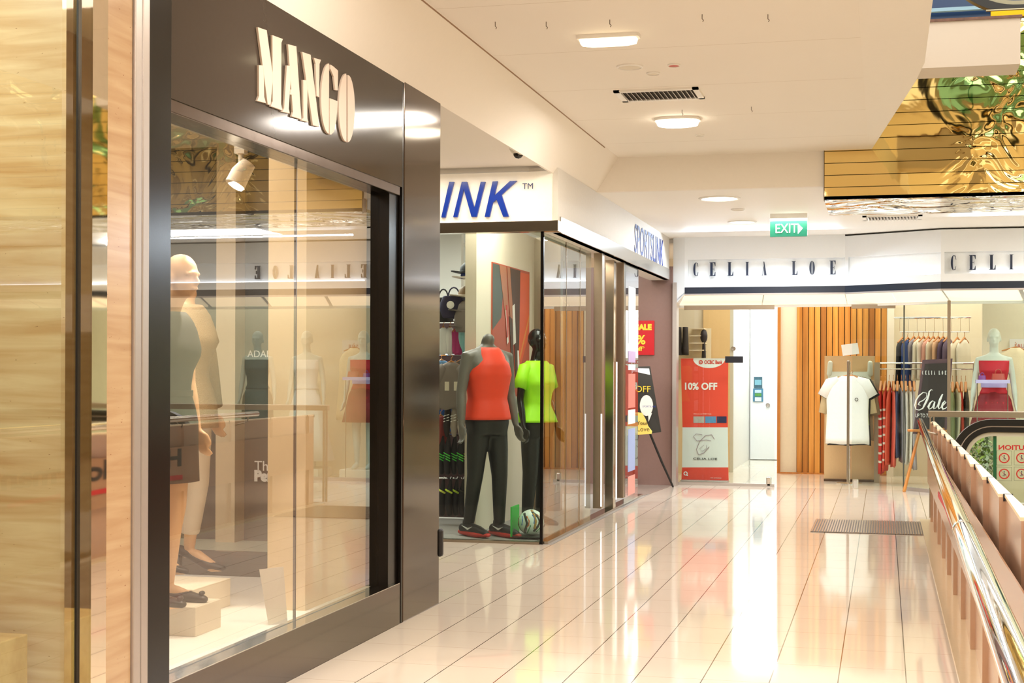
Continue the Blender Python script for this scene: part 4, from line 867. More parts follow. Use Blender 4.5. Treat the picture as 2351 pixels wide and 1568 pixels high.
mb = MB(); mb.prism([P(1931, 792, Y=TY), P(1969, 787, Y=TY), P(1973, 812, Y=TY), P(1935, 817, Y=TY)], (0, .004, 0)); loc(mb.build('price_card', M_white, st_), st_)
ht = P(1946, 856, Y=TY)
for i, (c, dy, w, ln, sl, gx_, lab, hg) in enumerate((('#f7f4ee', 0, .50, .84, .20, 0, 'white short-sleeved tee with small badge on wooden hanger', 1), ('#8aa23a', .05, .48, .6, .20, .01, 'olive green tee just behind the white tee', 1), ('#1e1c22', .1, .50, .86, .22, .02, 'black tee peeking out behind the white tee', 1), ('#e2cba0', .15, .52, .8, .40, 0, 'cream long-sleeved top behind the white tee', 1), ('#8a7458', .19, .5, .8, .42, .05, 'brown long-sleeved top rearmost on the tee stand', 1))):
    e = garment('blouse', c, (ht.x + gx_, TY + dy, ht.z), w, ln, .09, lab, 'clothing', None, 0, sl, .05, True, fold=.1)
    if i == 0:
        mb = MB(); mb.lathe((.11, -.052, -.33), [(.022, 0), (.022, -.003), (.014, -.003), (.014, 0)], axis='Y', closed=True); mb.build('badge', mat('#5a5048', .5), e)
cgx = P(1950, 830, Y=19.5)
tag(MB().limb([(cgx.x - .24, 19.5, cgx.z - .02), (cgx.x - .25, 19.5, cgx.z - .16)], [.03, .035], 10).limb([(cgx.x + .26, 19.5, cgx.z - .02), (cgx.x + .26, 19.5, cgx.z - .16)], [.03, .035], 10).loft([ellring(cgx.z - .12 - .3 * t, .25, .03, 19.5, 20) for t in (0, 1)] if False else [[Vector((cgx.x + v.x, 19.5 + v.y, v.z)) for v in ellring(cgx.z - .13 - .25 * t, .27, .03, 0, 20)] for t in (0, 1)]).build('pale_top', mat('#d4dccb', .7), smooth=1), 'pale sage top hung on the tan board', 'clothing')
# racks: garments seen edge-on along rails
def row(px0, px1, py, Y, specs, name, length_px, group, where, width=.42):
    n = len(specs)
    for i, (c, lab) in enumerate(specs):
        x = px0 + (px1 - px0) * (i + .5) / n; p = P(x, py, Y=Y); ln = (length_px[i % len(length_px)]) / 3400 * (Y + .5)
        garment(name, c, p, width, ln, (px1 - px0) / n / 3400 * Y * 1.15, lab + ' ' + where, 'clothing', group, rz=pi / 2 + (random.uniform(-.14, .14) if name == 'hanging_dress' else -.4), fold=.22, stripe=(('#f2e4d4', [.15 + .1 * q for q in range(8)], .025) if 'chevron' in lab else None), taper=.1, drop=.09 if name == 'hanging_dress' else .03)
row(2018, 2103, 866, 19.3, [('#d8322c', 'red and white chevron dress first at the left'), ('#e4503c', 'red chevron dress second from the left'), ('#e8654a', 'coral dress third from the left'), ('#ea6e58', 'coral dress fourth from the left'), ('#4a5272', 'navy dress between coral and grey ones'), ('#a8a0a4', 'grey dress beside the navy one'), ('#e6dfd4', 'off-white dress beside the grey one'), ('#f2ead8', 'ivory dress nearest the easel board'), ('#b8b0b4', 'silver grey dress behind the easel legs')], 'hanging_dress', (185, 180, 165, 170, 150, 160, 165, 160, 175), 'dresses on the long lower rail', 'of the long lower rail')
row(2066, 2090, 768, 19.7, [('#1f1d24', 'black garment at left end'), ('#1c3c7c', 'cobalt blue garment second')], 'hanging_garment', (95, 100), 'garments on the high rail', 'of the high back rail')
row(2092, 2182, 766, 19.8, [('#9c949c', 'grey shirt third'), ('#ece2cc', 'cream blouse fourth'), ('#eee4d0', 'cream blouse fifth'), ('#e2a490', 'rose blouse sixth'), ('#efe2c8', 'ivory blouse seventh'), ('#e8b890', 'peach blouse eighth'), ('#5e4a64', 'plum jacket ninth'), ('#6c5a70', 'purple grey jacket tenth')], 'hanging_blouse', (85, 88, 86, 82, 84, 90, 110, 118), 'garments on the high rail', 'of the high back rail')
row(2190, 2222, 768, 19.8, [('#efe4cc', 'cream dress eleventh'), ('#f1e8d4', 'ivory dress twelfth at right end')], 'hanging_garment', (105, 108), 'garments on the high rail', 'of the high back rail')
row(2182, 2222, 868, 19.3, [('#8c9464', 'green patterned dress behind the glass corner post'), ('#e8dcb8', 'sand dress behind the glass corner post'), ('#c8341c', 'brick red dress right of the glass corner post'), ('#3c3428', 'dark brown dress right of the glass corner post')], 'hanging_dress', (120, 120, 115, 110), 'dresses on the long lower rail', 'on the lower rail')
hb = empty('wall_rail', (P(2052, 733, Y=19.95).x, 19.9, 2), 'thin chrome high rail for the blouses', 'rail'); q0, q1 = P(2054, 730, Y=19.9), P(2228, 729, Y=19.9)
mb = MB(); mb.limb([q0, q1], [.012, .012]); loc(mb.build('bar', M_chrome, hb), hb); q2, q3 = P(2066, 766, Y=19.8), P(2226, 766, Y=19.8)
mb = MB(); mb.limb([q2 + Vector((0, 0, .02)), q3 + Vector((0, 0, .02))], [.006, .006])
for k in range(9): xk = q2.x + (q3.x - q2.x) * k / 8; mb.limb([(xk, 19.85, q2.z + .02), (xk, 19.9, q0.z)], [.003, .003], 6)
loc(mb.build('dropper', M_chrome, hb), hb)
pw = P(2320, 795, Y=18.75); e = garment('hanging_gown', '#f4e2bc', (pw.x + .05, 18.7, pw.z + .02), .42, .95, .1, 'pale yellow gown on wooden hanger beside the crimson dress', 'clothing', None, .1, 0, .25)
a, b, z0, z1 = ri(2318, 778, 2375, 812, 18.85)
sg = empty('sale_sign', (a, 18.86, z0), 'cream SALE 20% sign on the boutique back wall', 'sign'); loc(B(a, b, 18.86, 18.875, z0, z1).build('board', M_white, sg), sg)
for s, y_ in (('SALE', 798), ('20%', 808)): o = text('lettering', s, P(2329, y_, Y=18.855), (1, 0, 0), .045, mat('#c86850', .5)); o.parent = sg; o.location = -sg.location
# handbags on a lilac shelf in the right window
hs_ = empty('window_shelf', (0, 0, 0), 'lilac glass shelf crossing in front of the crimson dress', 'shelf'); z0 = P(2270, 878, Y=18.0).z; a, b = P(2243, 878, Y=18).x, P(2322, 878, Y=18).x
bpy.data.objects.remove(hs_)
def bag(col, x0, x1, y0, y1, lab, Y=18.02):
    a, b, z0, z1 = ri(x0, y0, x1, y1, Y); e = empty('handbag', ((a + b) / 2, Y, z0), lab, 'handbag'); w = (b - a) / 2; h = (z1 - z0)
    mb = MB(); mb.loft([ellring(h * .62 * t, w * (1 - .12 * t), .05 * (1 - .4 * t), 0, 24, 4) for t in (0, .1, .6, 1)]); mb.build('bag_body', mat(col, .45), e, smooth=40)
    mb = MB(); mb.limb([(w * .45 * cos(t), 0, h * .6 + h * .4 * sin(t)) for t in [pi * i / 8 for i in range(9)]], [.006] * 9, 8); mb.build('handle', mat(col, .45), e, smooth=40)
    return e
bag('#7a2a7c', 2246, 2264, 856, 872, 'small purple handbag in front of the crimson dress')
bag('#b0402c', 2276, 2308, 848, 874, 'larger brick red handbag in front of the crimson dress')
a, b, z0, z1 = ri(2244, 872, 2318, 884, 18.02)
ws = empty('window_shelf', (a, 18.02, z0), 'pale lilac shelf carrying two handbags', 'shelf'); loc(B(a - .02, b, 17.95, 18.1, z0 + .02, z1).build('board', mat('#c4b8e0', .3), ws), ws); mb = MB(); mb.limb([(a, 18.02, .0), (a, 18.02, z1)], [.006, .006]); mb.limb([(b - .02, 18.02, .0), (b - .02, 18.02, z1)], [.006, .006]); loc(mb.build('leg', M_chrome, ws), ws)
# Sale easel board
EY = 18.0 + .62
eb = empty('easel_sign', tuple(P(2075, 1128, Z=0)), 'dark easel board with white script Sale and CELIA LOE lettering', 'sign')
def eq(x, y, d=0): return P(x, y, Y=18.25 + d)
mb = MB(); mb.prism([eq(2118, 826, .1), eq(2187, 823, .1), eq(2172, 1006), eq(2096, 996)], (0, .03, 0)); loc(mb.build('board', mat('#5c4048', .35), eb), eb)
mb = MB(); mb.prism([eq(2124, 835, .08), eq(2180, 833, .08), eq(2166, 998, -.015), eq(2102, 990, -.015)], (0, .012, 0)); loc(mb.build('print_sheet', mat('#2c221f', .4), eb), eb)
mb = MB(); mb.limb([P(2076, 1127, Z=.01), eq(2112, 985), eq(2120, 940, .05)], [.02, .018, .016], 8); mb.limb([P(2160, 1127, Z=.01), eq(2165, 985)], [.018, .018], 8); mb.limb([eq(2086, 988, -.04), eq(2175, 990, -.04)], [.016, .016], 8); loc(mb.build('leg', M_woodr, eb), eb)
zz = P(2118, 860, Y=18.29); hh = P(2118, 851, Y=18.29).z - zz.z
for i_, ch in enumerate('CELIALOE'):
    xx = 2117 + [0, 7, 14, 21, 27, 38, 45, 52][i_]; x_ = P(xx, 856, Y=18.29).x
    mb = MB()
    for pl in G[ch][0]: mb.prism([(x_ + u * hh * .8, 18.28, zz.z + v * hh) for u, v in pl], (0, .004, 0))
    loc(mb.build('letter_' + ch.lower(), M_white, eb), eb)
def stroke(pts, rs, Yv):
    mb = MB(); v = [P(2040 + a * 311 / 1682, 690 + b * 290 / 1568, Y=Yv) for a, b in pts]; mb.limb(v, [r * .0026 for r in rs], 8); return mb
SYv = 18.17
for nm, segs_ in (('letter_s', [([(548, 1112), (530, 1105), (505, 1130), (500, 1170), (480, 1230), (450, 1290), (425, 1340), (380, 1360), (340, 1350), (325, 1300), (340, 1240), (380, 1180), (430, 1140), (475, 1150), (470, 1200), (430, 1240), (385, 1260), (370, 1290), (395, 1300)], [1, 2, 3, 4, 5, 4.5, 3, 2, 2, 2.5, 3, 3, 2, 1.5, 1.5, 2, 2.5, 3, 1.5])]),
    ('letter_a', [([(570, 1255), (545, 1245), (515, 1275), (495, 1320), (505, 1350), (535, 1335), (565, 1290), (575, 1255), (560, 1310), (560, 1345), (585, 1335)], [1, 2, 4, 5, 3, 2, 2, 3, 5, 3, 1.5])]),
    ('letter_l', [([(590, 1330), (630, 1260), (668, 1170), (672, 1160), (640, 1230), (615, 1310), (625, 1345), (655, 1325)], [1.5, 2, 2, 3, 5, 5, 3, 1.5])]),
    ('letter_e', [([(655, 1320), (690, 1290), (712, 1262), (700, 1245), (675, 1275), (662, 1320), (675, 1350), (705, 1340), (725, 1320)], [1.5, 2, 2.5, 2, 4, 5, 4, 2, 1.5])])):
    for pts, rs in segs_: loc(stroke(pts, rs, SYv).build(nm, M_white, eb, smooth=1), eb)
o = text('lettering', 'UP TO 70%', P(2101, 958, Y=18.2), (1, 0, 0), .045, M_white, width=.19); o.parent = eb; o.location = -eb.location
# ================================================================ sports shop merchandise (left of the display wall)
def wpt(x, y, Y): return P(x, y, Y=Y)
gr = empty('merchandise_rack', (-4.2, 13.4, 0), 'dark upright rack holding the sports merchandise', 'rack')
mb = MB(); a, b = wpt(985, 800, 13.45).x, wpt(1088, 800, 13.45).x
mb.box(a - .3, b, 13.45, 13.5, 0.02, wpt(1050, 742, 13.45).z); loc(mb.build('back_panel', mat('#4a2f30', .6), gr), gr)
loc(B(b - .02, b + .03, 13.3, 13.5, 0, wpt(1088, 592, 13.45).z).build('post', M_blk, gr), gr)
mb = MB()
for py in (737, 815, 918, 998, 1098): z = wpt(1040, py, 13.1).z; mb.limb([(a - .2, 13.1, z), (b - .02, 13.1, z)], [.008, .008], 8)
loc(mb.build('rail', M_chrome, gr), gr)
def cap(px_, py_, c1, c2, lab, s=1.0, Y=12.9):
    p = wpt(px_, py_, Y); e = empty('baseball_cap', p, lab, 'cap', 'caps on the rack'); e.rotation_euler.z = -.9; e.scale = (s,) * 3
    mb = MB(); mb.lathe((0, 0, 0), [(.085, 0), (.086, .03), (.075, .07), (.045, .1), (.006, .112), (0, .112)]); mb.build('crown', mat(c1, .7), e, smooth=40)
    mb = MB(); mb.prism([(.075 * cos(t), -.03 - .15 * sin(t), -.005 + .02 * sin(t)) for t in [pi * i / 12 for i in range(13)]], (0, 0, .008)); mb.build('peak', mat(c2, .7), e, smooth=40)
    mb = MB(); mb.lathe((0, 0, 0), [(.0865, .002), (.088, .004), (.088, .02), (.0865, .022)]); mb.build('band', mat(c2, .6), e); return e
for i, (x, y, c1, c2, lab) in enumerate(((1078, 640, '#2a3c78', '#c8c0b8', 'blue sports cap with pale peak, topmost of the rack'), (1076, 628, '#1a1a1e', '#1a1a1e', 'black sports cap crowning the blue one'), (1072, 682, '#7a6040', '#b8ac9c', 'tan camouflage sports cap below the blue one'), (1070, 716, '#8a8078', '#6e645c', 'grey sports cap third down the rack'), (1073, 752, '#a89e94', '#7c726a', 'light grey sports cap lowest of the stack'))): cap(x, y, c1, c2, lab, .95)
def sbag(px_, py_, c, lab, w=.2, h=.22, Y=12.95, dot=None):
    p = wpt(px_, py_, Y); e = empty('sports_bag', p, lab, 'bag')
    mb = MB(); mb.loft([ellring(-h * t, w * (.7 + .3 * sin(pi * t)), .1, 0, 28, 3, 0, .03, 5, t) for t in (0, .06, .3, .6, .9, 1)]); mb.build('bag_body', mat(c, .7), e, smooth=1)
    mb = MB(); mb.limb([(w * .4 * cos(t), 0, .08 * sin(t)) for t in [pi * i / 8 for i in range(9)]], [.007] * 9, 8); mb.build('handle', mat(c, .7), e)
    if dot: mb = MB(); mb.lathe((.0, -.105, -h * .42), [(0, 0), (.035, 0), (.035, -.006), (0, -.006)], axis='Y'); mb.build('white_disc', M_white, e)
    return e
sbag(1042, 680, '#2a2542', 'navy sports bag with a white disc', .13, .2, dot=1); sbag(1018, 684, '#1c1b1f', 'black sports bag at left of the navy bag', .11, .22, 13.05); sbag(1066, 712, '#7d736c', 'grey sports bag right of the navy bag', .09, .2, 12.9)
def mini(name, c, px_, py_, w, ln, lab, Y=13.08, group=None, stripe=None, cat='clothing', rz=0, th=.05, sl=0):
    return garment(name, c, wpt(px_, py_, Y), w, ln, th, lab, cat, group, rz, sl, -.1, True, stripe)
for i, (x, c, lab) in enumerate(((1018, '#eceeee', 'white sports top at left of the upper rail'), (1033, '#f2f4f3', 'white sports top second on the upper rail'), (1050, '#b83878', 'magenta sports top on the upper rail'), (1062, '#a4dfe4', 'turquoise sports top on the upper rail'), (1078, '#c4e4e6', 'pale aqua sports top nearest the rack post'))):
    mini('sports_bra', c, x, 742, .1, .24, lab, 13.0 + .03 * (i % 2), 'sports tops on the upper rail', rz=.4)
mini('hoodie', '#7fb0e4', 1014, 818, .2, .26, 'light blue hooded top at the left of the second rail', 13.05, rz=.5)
HG = mini('hoodie', '#857a72', 1036, 822, .26, .42, 'grey hooded top with two paper tags', 12.9, rz=.2, sl=.2, th=.1)
mini('hoodie', '#6a605a', 1066, 815, .24, .45, 'dark grey hooded top next to the orange vest', 13.0, rz=.2, sl=.25, th=.1)
for x in (1026, 1047):
    p = wpt(x, 884, 12.78); t_ = B(-.02, .02, -.002, .002, -.05, .03).build('price_tag', mat('#e0d8c4', .6)); upd(); t_.parent = HG; t_.matrix_parent_inverse = HG.matrix_world.inverted(); t_.location = p
mini('printed_tee', '#2c68c4', 1024, 915, .2, .25, 'bright blue printed tee on the middle rail', 13.05, rz=.4)
mini('printed_tee', '#8a3230', 1012, 945, .14, .25, 'dark red printed tee at left of the middle rail', 12.98, rz=.4)
for x, c, lab in ((1044, '#a89c90', 'pale grey training glove left of the pair'), (1060, '#b8aca0', 'pale grey training glove right of the pair'), (1028, '#2a2220', 'dark brown jacket sleeve beside the pale gloves')):
    p = wpt(x, 930, 12.95); mb = MB(); mb.limb([p, p + Vector((.0, 0, -.1)), p + Vector((-.01, 0, -.2)), p + Vector((-.005, 0, -.27))], [.025, .034, .032, .022], 14); o = mb.build('training_glove', mat(c, .8), smooth=1); tag(o, lab, 'glove', 'gloves on the middle rail')
    mb = MB()
    for q in (.1, .125, .15): mb.limb([p + Vector((-.03, -.025, -q)), p + Vector((.02, -.033, -q + .015))], [.004, .004], 6)
    mb.build('stripe', M_white, o)
k = 0
for row_, (py, ln, xs, cs) in enumerate(((1003, .32, (1014, 1028, 1043, 1058, 1070), ('#4ce048', '#56e84c', '#52e44a', '#5cf050', '#d8f020')), (1103, .30, (1016, 1032, 1047, 1062), ('#e8f060', '#d0e848', '#c8e840', '#2a2a22')))):
    for i, x in enumerate(xs):
        p = wpt(x, py, 12.98 - .03 * (i % 2)); mb = MB(); mb.limb([p + Vector((.01, 0, .0)), p + Vector((0, 0, -ln * .35)), p + Vector((-.006, 0, -ln * .7)), p + Vector((.0, 0, -ln))], [.014, .032, .034, .026], 14)
        o = mb.build('black_glove', mat('#17141a', .6), smooth=1); tag(o, ('black glove with neon green stripes' if row_ == 0 else 'black glove with yellow flash') + ', ' + ['first', 'second', 'third', 'fourth', 'fifth'][i] + (' on the lower rail' if row_ == 0 else ' on the lowest rail'), 'glove', 'black gloves on the lower rails')
        mb = MB()
        for q in ((.45, .52, .59) if row_ == 0 else (.28,)): mb.limb([p + Vector((-.03, -.018, -ln * q)), p + Vector((.0, -.034, -ln * (q + .04))), p + Vector((.026, -.02, -ln * (q + .09)))], [.005 if row_ == 0 else .009] * 3, 6)
        mb.build('stripe', mat(cs[i], .5, emit=.0), o)
        mb = MB(); mb.limb([p + Vector((0, .0, 0)), p + Vector((0, .05, .03))], [.004, .004], 6); mb.build('hook', M_chrome, o)
# football in its display box
fb = P(1217, 1214, Y=12.1); fr_ = .108
bx = empty('ball_box', (fb.x, 12.1, .0), 'clear display box with a green side holding the football', 'box'); bx.location.z = .02
B(-.14, -.128, -.12, .14, 0, .25).build('green_side', mat('#2cb43c', .5), bx); B(-.128, .15, -.125, -.12, 0, .25).build('clear_front', M_glass, bx); B(-.128, .15, -.12, .14, 0, .006).build('base', mat('#4a4440', .5), bx)
fo = empty('football', (fb.x + .01, 12.1, .135), 'white football with black, orange, blue and green swirls', 'ball')
MB().ball((0, 0, 0), fr_, fr_, fr_, 32).build('shell', mat('#f4f2ec', .3), fo, smooth=1)
def sw(col, pts, r, nm='swirl'):
    mb = MB(); v = []
    for a, b in pts:
        d = Vector((sin(radians(a)) * cos(radians(b)), -cos(radians(a)) * cos(radians(b)), sin(radians(b)))); v.append(d * (fr_ - r * .45))
    mb.limb(v, [r] * len(v), 10); mb.build(nm, mat(col, .35), fo, smooth=1)
for rot in ((0, 0), (60, 10), (-70, -10)):
    a, b = rot
    sw('#1c1a18', [(a - 35, b + 45), (a - 15, b + 25), (a - 5, b), (a - 15, b - 25), (a - 30, b - 45)], .013)
    sw('#e8702c', [(a - 10, b + 32), (a + 4, b + 12), (a + 2, b - 8), (a - 12, b - 20)], .006); sw('#2c6cc0', [(a - 40, b + 30), (a - 30, b + 12), (a - 34, b - 8)], .006); sw('#2c8c4c', [(a + 10, b - 10), (a - 2, b - 34), (a - 16, b - 50)], .006)
sw('#b8843c', [(20, 70), (30, 40), (34, 10), (30, -20)], .014)

# ================================================================ handrail and parapet on the right
hr = empty('handrail', (.2, 7, 1.0), 'polished chrome tube handrail running along the right side', 'handrail')
p0, p1 = Vector((.165, 1.0, 1.0)), Vector((.292, 12.75, 1.0)); pj = p0 + (p1 - p0) * ((3.92 - 1.0) / 11.75)
loc(MB().limb([p0, pj], [.0265, .0265], 32, False).build('near_tube', mat('#eef0f2', .025, metal=1), hr, smooth=40), hr)
loc(MB().limb([pj, p1], [.0250, .0250], 32, False).build('far_tube', mat('#f0e6d6', .03, metal=1), hr, smooth=40), hr)
loc(MB().limb([pj - Vector((0, .02, 0)), pj + Vector((0, .02, 0))], [.0275, .0275], 32, False).build('sleeve', M_chrome, hr, smooth=40), hr)
for y in (1.3, 12.55):
    x = p0.x + (p1.x - p0.x) * (y - 1) / 11.75; mb = MB(); mb.limb([(x, y, .976), (x + .01, y, .93), (.42, y, .90)], [.008, .008, .008], 10); loc(mb.build('bracket', M_steelb, hr, smooth=40), hr)
pa = empty('parapet', (.43, 7, 0), 'parapet of stepped polished bronze panels under the chrome handrail', 'parapet')
py_ = 1.2; i = 0
while py_ < 14.4:
    ln = .94; y1 = min(py_ + ln, 14.55)
    mb = MB(); mb.prism([(.425, py_, .012), (.448, y1, .012), (.478, y1, .012), (.478, py_, .012)], (0, 0, .918)); o = mb.build('panel', M_panel, pa); loc(o, pa)
    mb = MB(); mb.prism([(.422, py_ + .004, .93), (.445, y1 - .004, .93), (.47, y1 - .004, .93), (.47, py_ + .004, .93)], (0, 0, .012)); loc(mb.build('capping', mat('#ead6b2', .35), pa), pa)
    loc(B(.440, .475, y1 - .005, y1 + .003, .915, .9435).build('joint', mat('#1c1c26', .4), pa), pa); py_ += ln; i += 1
struct('trim_19', B(.335, .50, 1.0, 14.6, 0.0, .012), mat('#dcc8a8', .12))
# lettering on the wall face below the handrail: shows mirrored in the fashion window
bn = empty('wall_banner', (.40, 9.6, .5), 'long pink-beige band with Harvey Norman lettering and red underline along the parapet', 'banner')
loc(B(.398, .404, 1.2, 14.4, .38, .756).build('sheet', mat('#b08a6e', .2), bn), bn)
o = text('lettering', 'Harvey Norman', (.396, 11.45, .60), (0, -1, 0), .14, mat('#1c1c20', .5), width=2.7, bold=.006); o.parent = bn; o.location = -bn.location
mb = MB(); mb.prism([(.392, 11.45, .52), (.392, 10.2, .54), (.392, 8.8, .50), (.392, 8.8, .47), (.392, 10.2, .50), (.392, 11.45, .48)], (.004, 0, 0)); loc(mb.build('red_underline', mat('#c8202c', .5), bn), bn)
# cross rail at the far side of the void
cr = empty('cross_rail', (.5, 14.9, 1), 'flat steel rail with thin glass running across beyond the escalator', 'railing')
zc = P(2240, 951, Y=14.9).z
loc(B(P(2131, 950, Y=14.9).x, 8, 14.86, 14.93, zc - .03, zc + .03, bev=.006).build('flat_rail', M_steelb, cr), cr)
for xx in (2134, 2142): x = P(xx, 1000, Y=14.9).x; loc(B(x, x + .015, 14.88, 14.91, 0, zc - .03).build('post', M_steelb, cr), cr)
loc(B(P(2134, 950, Y=14.9).x, 8, 14.892, 14.9, .03, zc - .03).build('pane', M_glassf, cr), cr)

# ================================================================ escalators
def escalator(root, x0, Y, zt, zb, x1, R, M1, joint_xs=(), glassm=None, flip=1):
    """balustrade in the X-Z plane at depth Y: left end a half-round newel of radius R, running to x1"""
    cz = zt - R
    def path(off, n=20):
        pts = [(x1, zt - off)] ; r = R - off
        pts += [(x0 + R - r * sin(t), cz + r * cos(t)) for t in [pi * i / n for i in range(n + 1)]]
        return pts
    for nm, off, w, h, m in (('rubber_handrail', .0, .04, .05, M_rubber), ('rail_guide', .05, .03, .008, M_alu), ('dark_guide', .058, .03, .04, M_rubber), ('inner_trim', .098, .02, .03, mat('#b8b4a0', .35))):
        outer = path(off); inner = path(off + h); mb = MB(); rings = []
        for (xo, zo), (xi, zi) in zip(outer, inner): rings.append([Vector((xo, Y - w, zo)), Vector((xo, Y + w, zo)), Vector((xi, Y + w, zi)), Vector((xi, Y - w, zi))])
        mb.loft(rings); loc(mb.build(nm, m, root, smooth=40), root)
    p = path(.13); poly = [(x, z) for x, z in p if z >= zb] + [(x0 + R * .6, zb), (x1, zb)]
    mb = MB(); mb.prism([(x, Y, z) for x, z in poly], (0, .01, 0)); loc(mb.build('glass_panel', glassm or glass('#f2f5ea', 'escalator_glass', boost=.8), root), root)
    for jx in joint_xs: loc(B(jx - .012, jx + .012, Y - .004, Y + .014, zb, zt - .08).build('glass_edge', mat('#1c5c38', .2), root), root)
    loc(B(x0 + R * .3, x1, Y - .07, Y + .07, zb - .06, zb).build('skirt', M_alu, root), root)
    loc(B(x0 + R * .3, x1, Y - .06, Y + .06, zb - .16, zb - .06).build('dark_skirt', M_blk, root), root)
    loc(B(x0 + R * .4, x1, Y - .05, Y + .8, zb - .7, zb - .16).build('truss_cladding', mat('#c8b48c', .25, metal=.8), root), root)
    return root
EYY = 11.9
zt = P(2320, 963, Y=EYY).z; zb = P(2320, 1155, Y=EYY).z
e1 = escalator(empty('escalator', (.7, EYY, 0), 'escalator balustrade with black handrail and CAUTION decals beyond the parapet', 'escalator'), .505, EYY, zt, zb, 5.5, .30, None, [P(2284, 1050, Y=EYY).x, 2.6, 3.8])
cp_ = [P(x, 1033, Y=EYY - .01).x for x in (2293, 2360)]
o = text('caution_lettering', 'CAUTION', (cp_[0] + .27, EYY - .004, P(2300, 1032, Y=EYY).z), (-1, 0, 0), .034, mat('#b8201c', .5), width=.27, bold=.0015); o.parent = e1; o.location = -e1.location
for x0_, x1_, y0_d, y1_d in ((2288, 2323, 1035, 1068), (2328, 2363, 1035, 1068), (2288, 2323, 1072, 1104), (2328, 2363, 1072, 1104)):
    a, b, z0, z1 = ri(x0_, y0_d, x1_, y1_d, EYY - .006); cx_, cz_ = (a + b) / 2, (z0 + z1) / 2; r = (b - a) * .36
    mb = MB()
    for q in ((a, b, z0, z0 + .002), (a, b, z1 - .002, z1), (a, a + .002, z0, z1), (b - .002, b, z0, z1)): mb.box(q[0], q[1], EYY - .007, EYY - .005, q[2], q[3])
    dec = mb.build('decal_frame', mat('#4c5c44', .5), e1); loc(dec, e1)
    mb = MB(); mb.lathe((cx_, EYY - .006, cz_), [(r, -.001), (r, .001), (r * .78, .001), (r * .78, -.001)], axis='Y', closed=True); mb.limb([(cx_ - r * .65, EYY - .007, cz_ + r * .65), (cx_ + r * .65, EYY - .007, cz_ - r * .65)], [.0016, .0016], 6); mb.build('red_ring', mat('#b82018', .5), dec)
    mb = MB(); mb.ball((cx_, EYY - .0065, cz_ + r * .45), r * .11, .001, r * .12, 8); mb.box(cx_ - r * .08, cx_ + r * .08, EYY - .007, EYY - .006, cz_ - r * .2, cz_ + r * .3); mb.box(cx_ - r * .3, cx_ + r * .2, EYY - .007, EYY - .006, cz_ - r * .42, cz_ - r * .32); mb.box(cx_ - r * .05, cx_ + r * .3, EYY - .008, EYY - .006, cz_ - r * .2, cz_ - r * .05); mb.build('figure_symbol', mat('#1c2c4c', .5), dec)
a, b, z0, z1 = ri(2300, 1139, 2321, 1153, EYY - .006); loc(B(a, b, EYY - .008, EYY - .005, z0, z1).build('yellow_sticker', mat('#d8d020', .5), e1), e1)
# leaves built to imitate plants reflected in the escalator glass
M_leafs = [mat('#5c8a34', .6), mat('#8cb44c', .6), mat('#2c4c20', .6)]
for hi, (c, n) in enumerate(zip(M_leafs, (420, 330, 420))):
    mb = MB()
    for _ in range(n):
        x = random.uniform(.72, P(2282, 1050, Y=13.1).x); z = random.uniform(-.3, .86 + .05 * sin(x * 5)); y = random.uniform(12.75, 13.5); a = random.uniform(.018, .04); d = Vector((random.uniform(-1, 1), random.uniform(-1, 1), random.uniform(-.3, 1))).normalized(); s = d.cross(Vector((0, 0, 1))).normalized() * a * .45; p = Vector((x, y, z))
        mb.quad([p, p + d * a + s, p + d * a * 2, p + d * a - s])
    if hi == 0: hd = empty('plant_reflection', (.9, 13.1, 0), 'green leaves imitating plants reflected in the escalator glass', 'plant')
    loc(mb.build('foliage', c, hd), hd)
loc(B(.7, 1.15, 12.75, 13.5, -4.5, -.3).build('leaf_base', mat('#6c6858', .6), hd), hd)  # support added under the imitated leaves
loc(B(P(2286, 1050, Y=12.88).x, 5.4, 12.88, 12.9, -.15, .88).build('far_side_panel', mat('#e6e6d2', .25), e1), e1)
# upper escalator end above the gallery block
uY = 10.75; x_l = P(2148, 20, Y=uY).x; zc_ = P(2290, 20, Y=uY).z
ue = empty('escalator', (x_l, uY, 3.9), 'rounded black end of the upper escalator at the top right corner', 'escalator')
zlow = P(2255, 36, Y=uY).z; R_ = .55; ccx, ccz = x_l + R_, zlow + R_
for nm, r0, r1, w, m in (('rubber_handrail', R_, R_ - .055, .04, M_rubber), ('rail_guide', R_ - .055, R_ - .085, .03, mat('#a8a488', .4)), ('inner_trim', R_ - .15, R_ - .2, .02, mat('#b8b498', .4))):
    mb = MB(); rings = []
    for i in range(41):
        t = radians(90 + 180 * i / 40); cxx, czz = ccx, ccz
        rings.append([Vector((cxx + r0 * cos(t), uY - w, czz + r0 * sin(t))), Vector((cxx + r0 * cos(t), uY + w, czz + r0 * sin(t))), Vector((cxx + r1 * cos(t), uY + w, czz + r1 * sin(t))), Vector((cxx + r1 * cos(t), uY - w, czz + r1 * sin(t)))])
    for z_, sg_ in ((ccz - r0, 1),): rings.append([Vector((4, uY - w, ccz - r0)), Vector((4, uY + w, ccz - r0)), Vector((4, uY + w, ccz - r1)), Vector((4, uY - w, ccz - r1))])
    mb.loft(rings); loc(mb.build(nm, m, ue, smooth=40), ue)
mb = MB(); mb.prism([(ccx + (R_ - .2) * cos(t), uY, ccz + (R_ - .2) * sin(t)) for t in [radians(90 + 180 * i / 24) for i in range(25)]] + [(4, uY, ccz - R_ + .2), (4, uY, ccz + R_ - .2)], (0, .012, 0)); loc(mb.build('glass_panel', glass('#b8dcd4', 'upper_glass'), ue), ue)
x = P(2306, 20, Y=uY).x; loc(B(x - .012, x + .012, uY - .01, uY + .02, zlow + .02, ccz + R_).build('glass_edge', mat('#1c6c3c', .2), ue), ue)
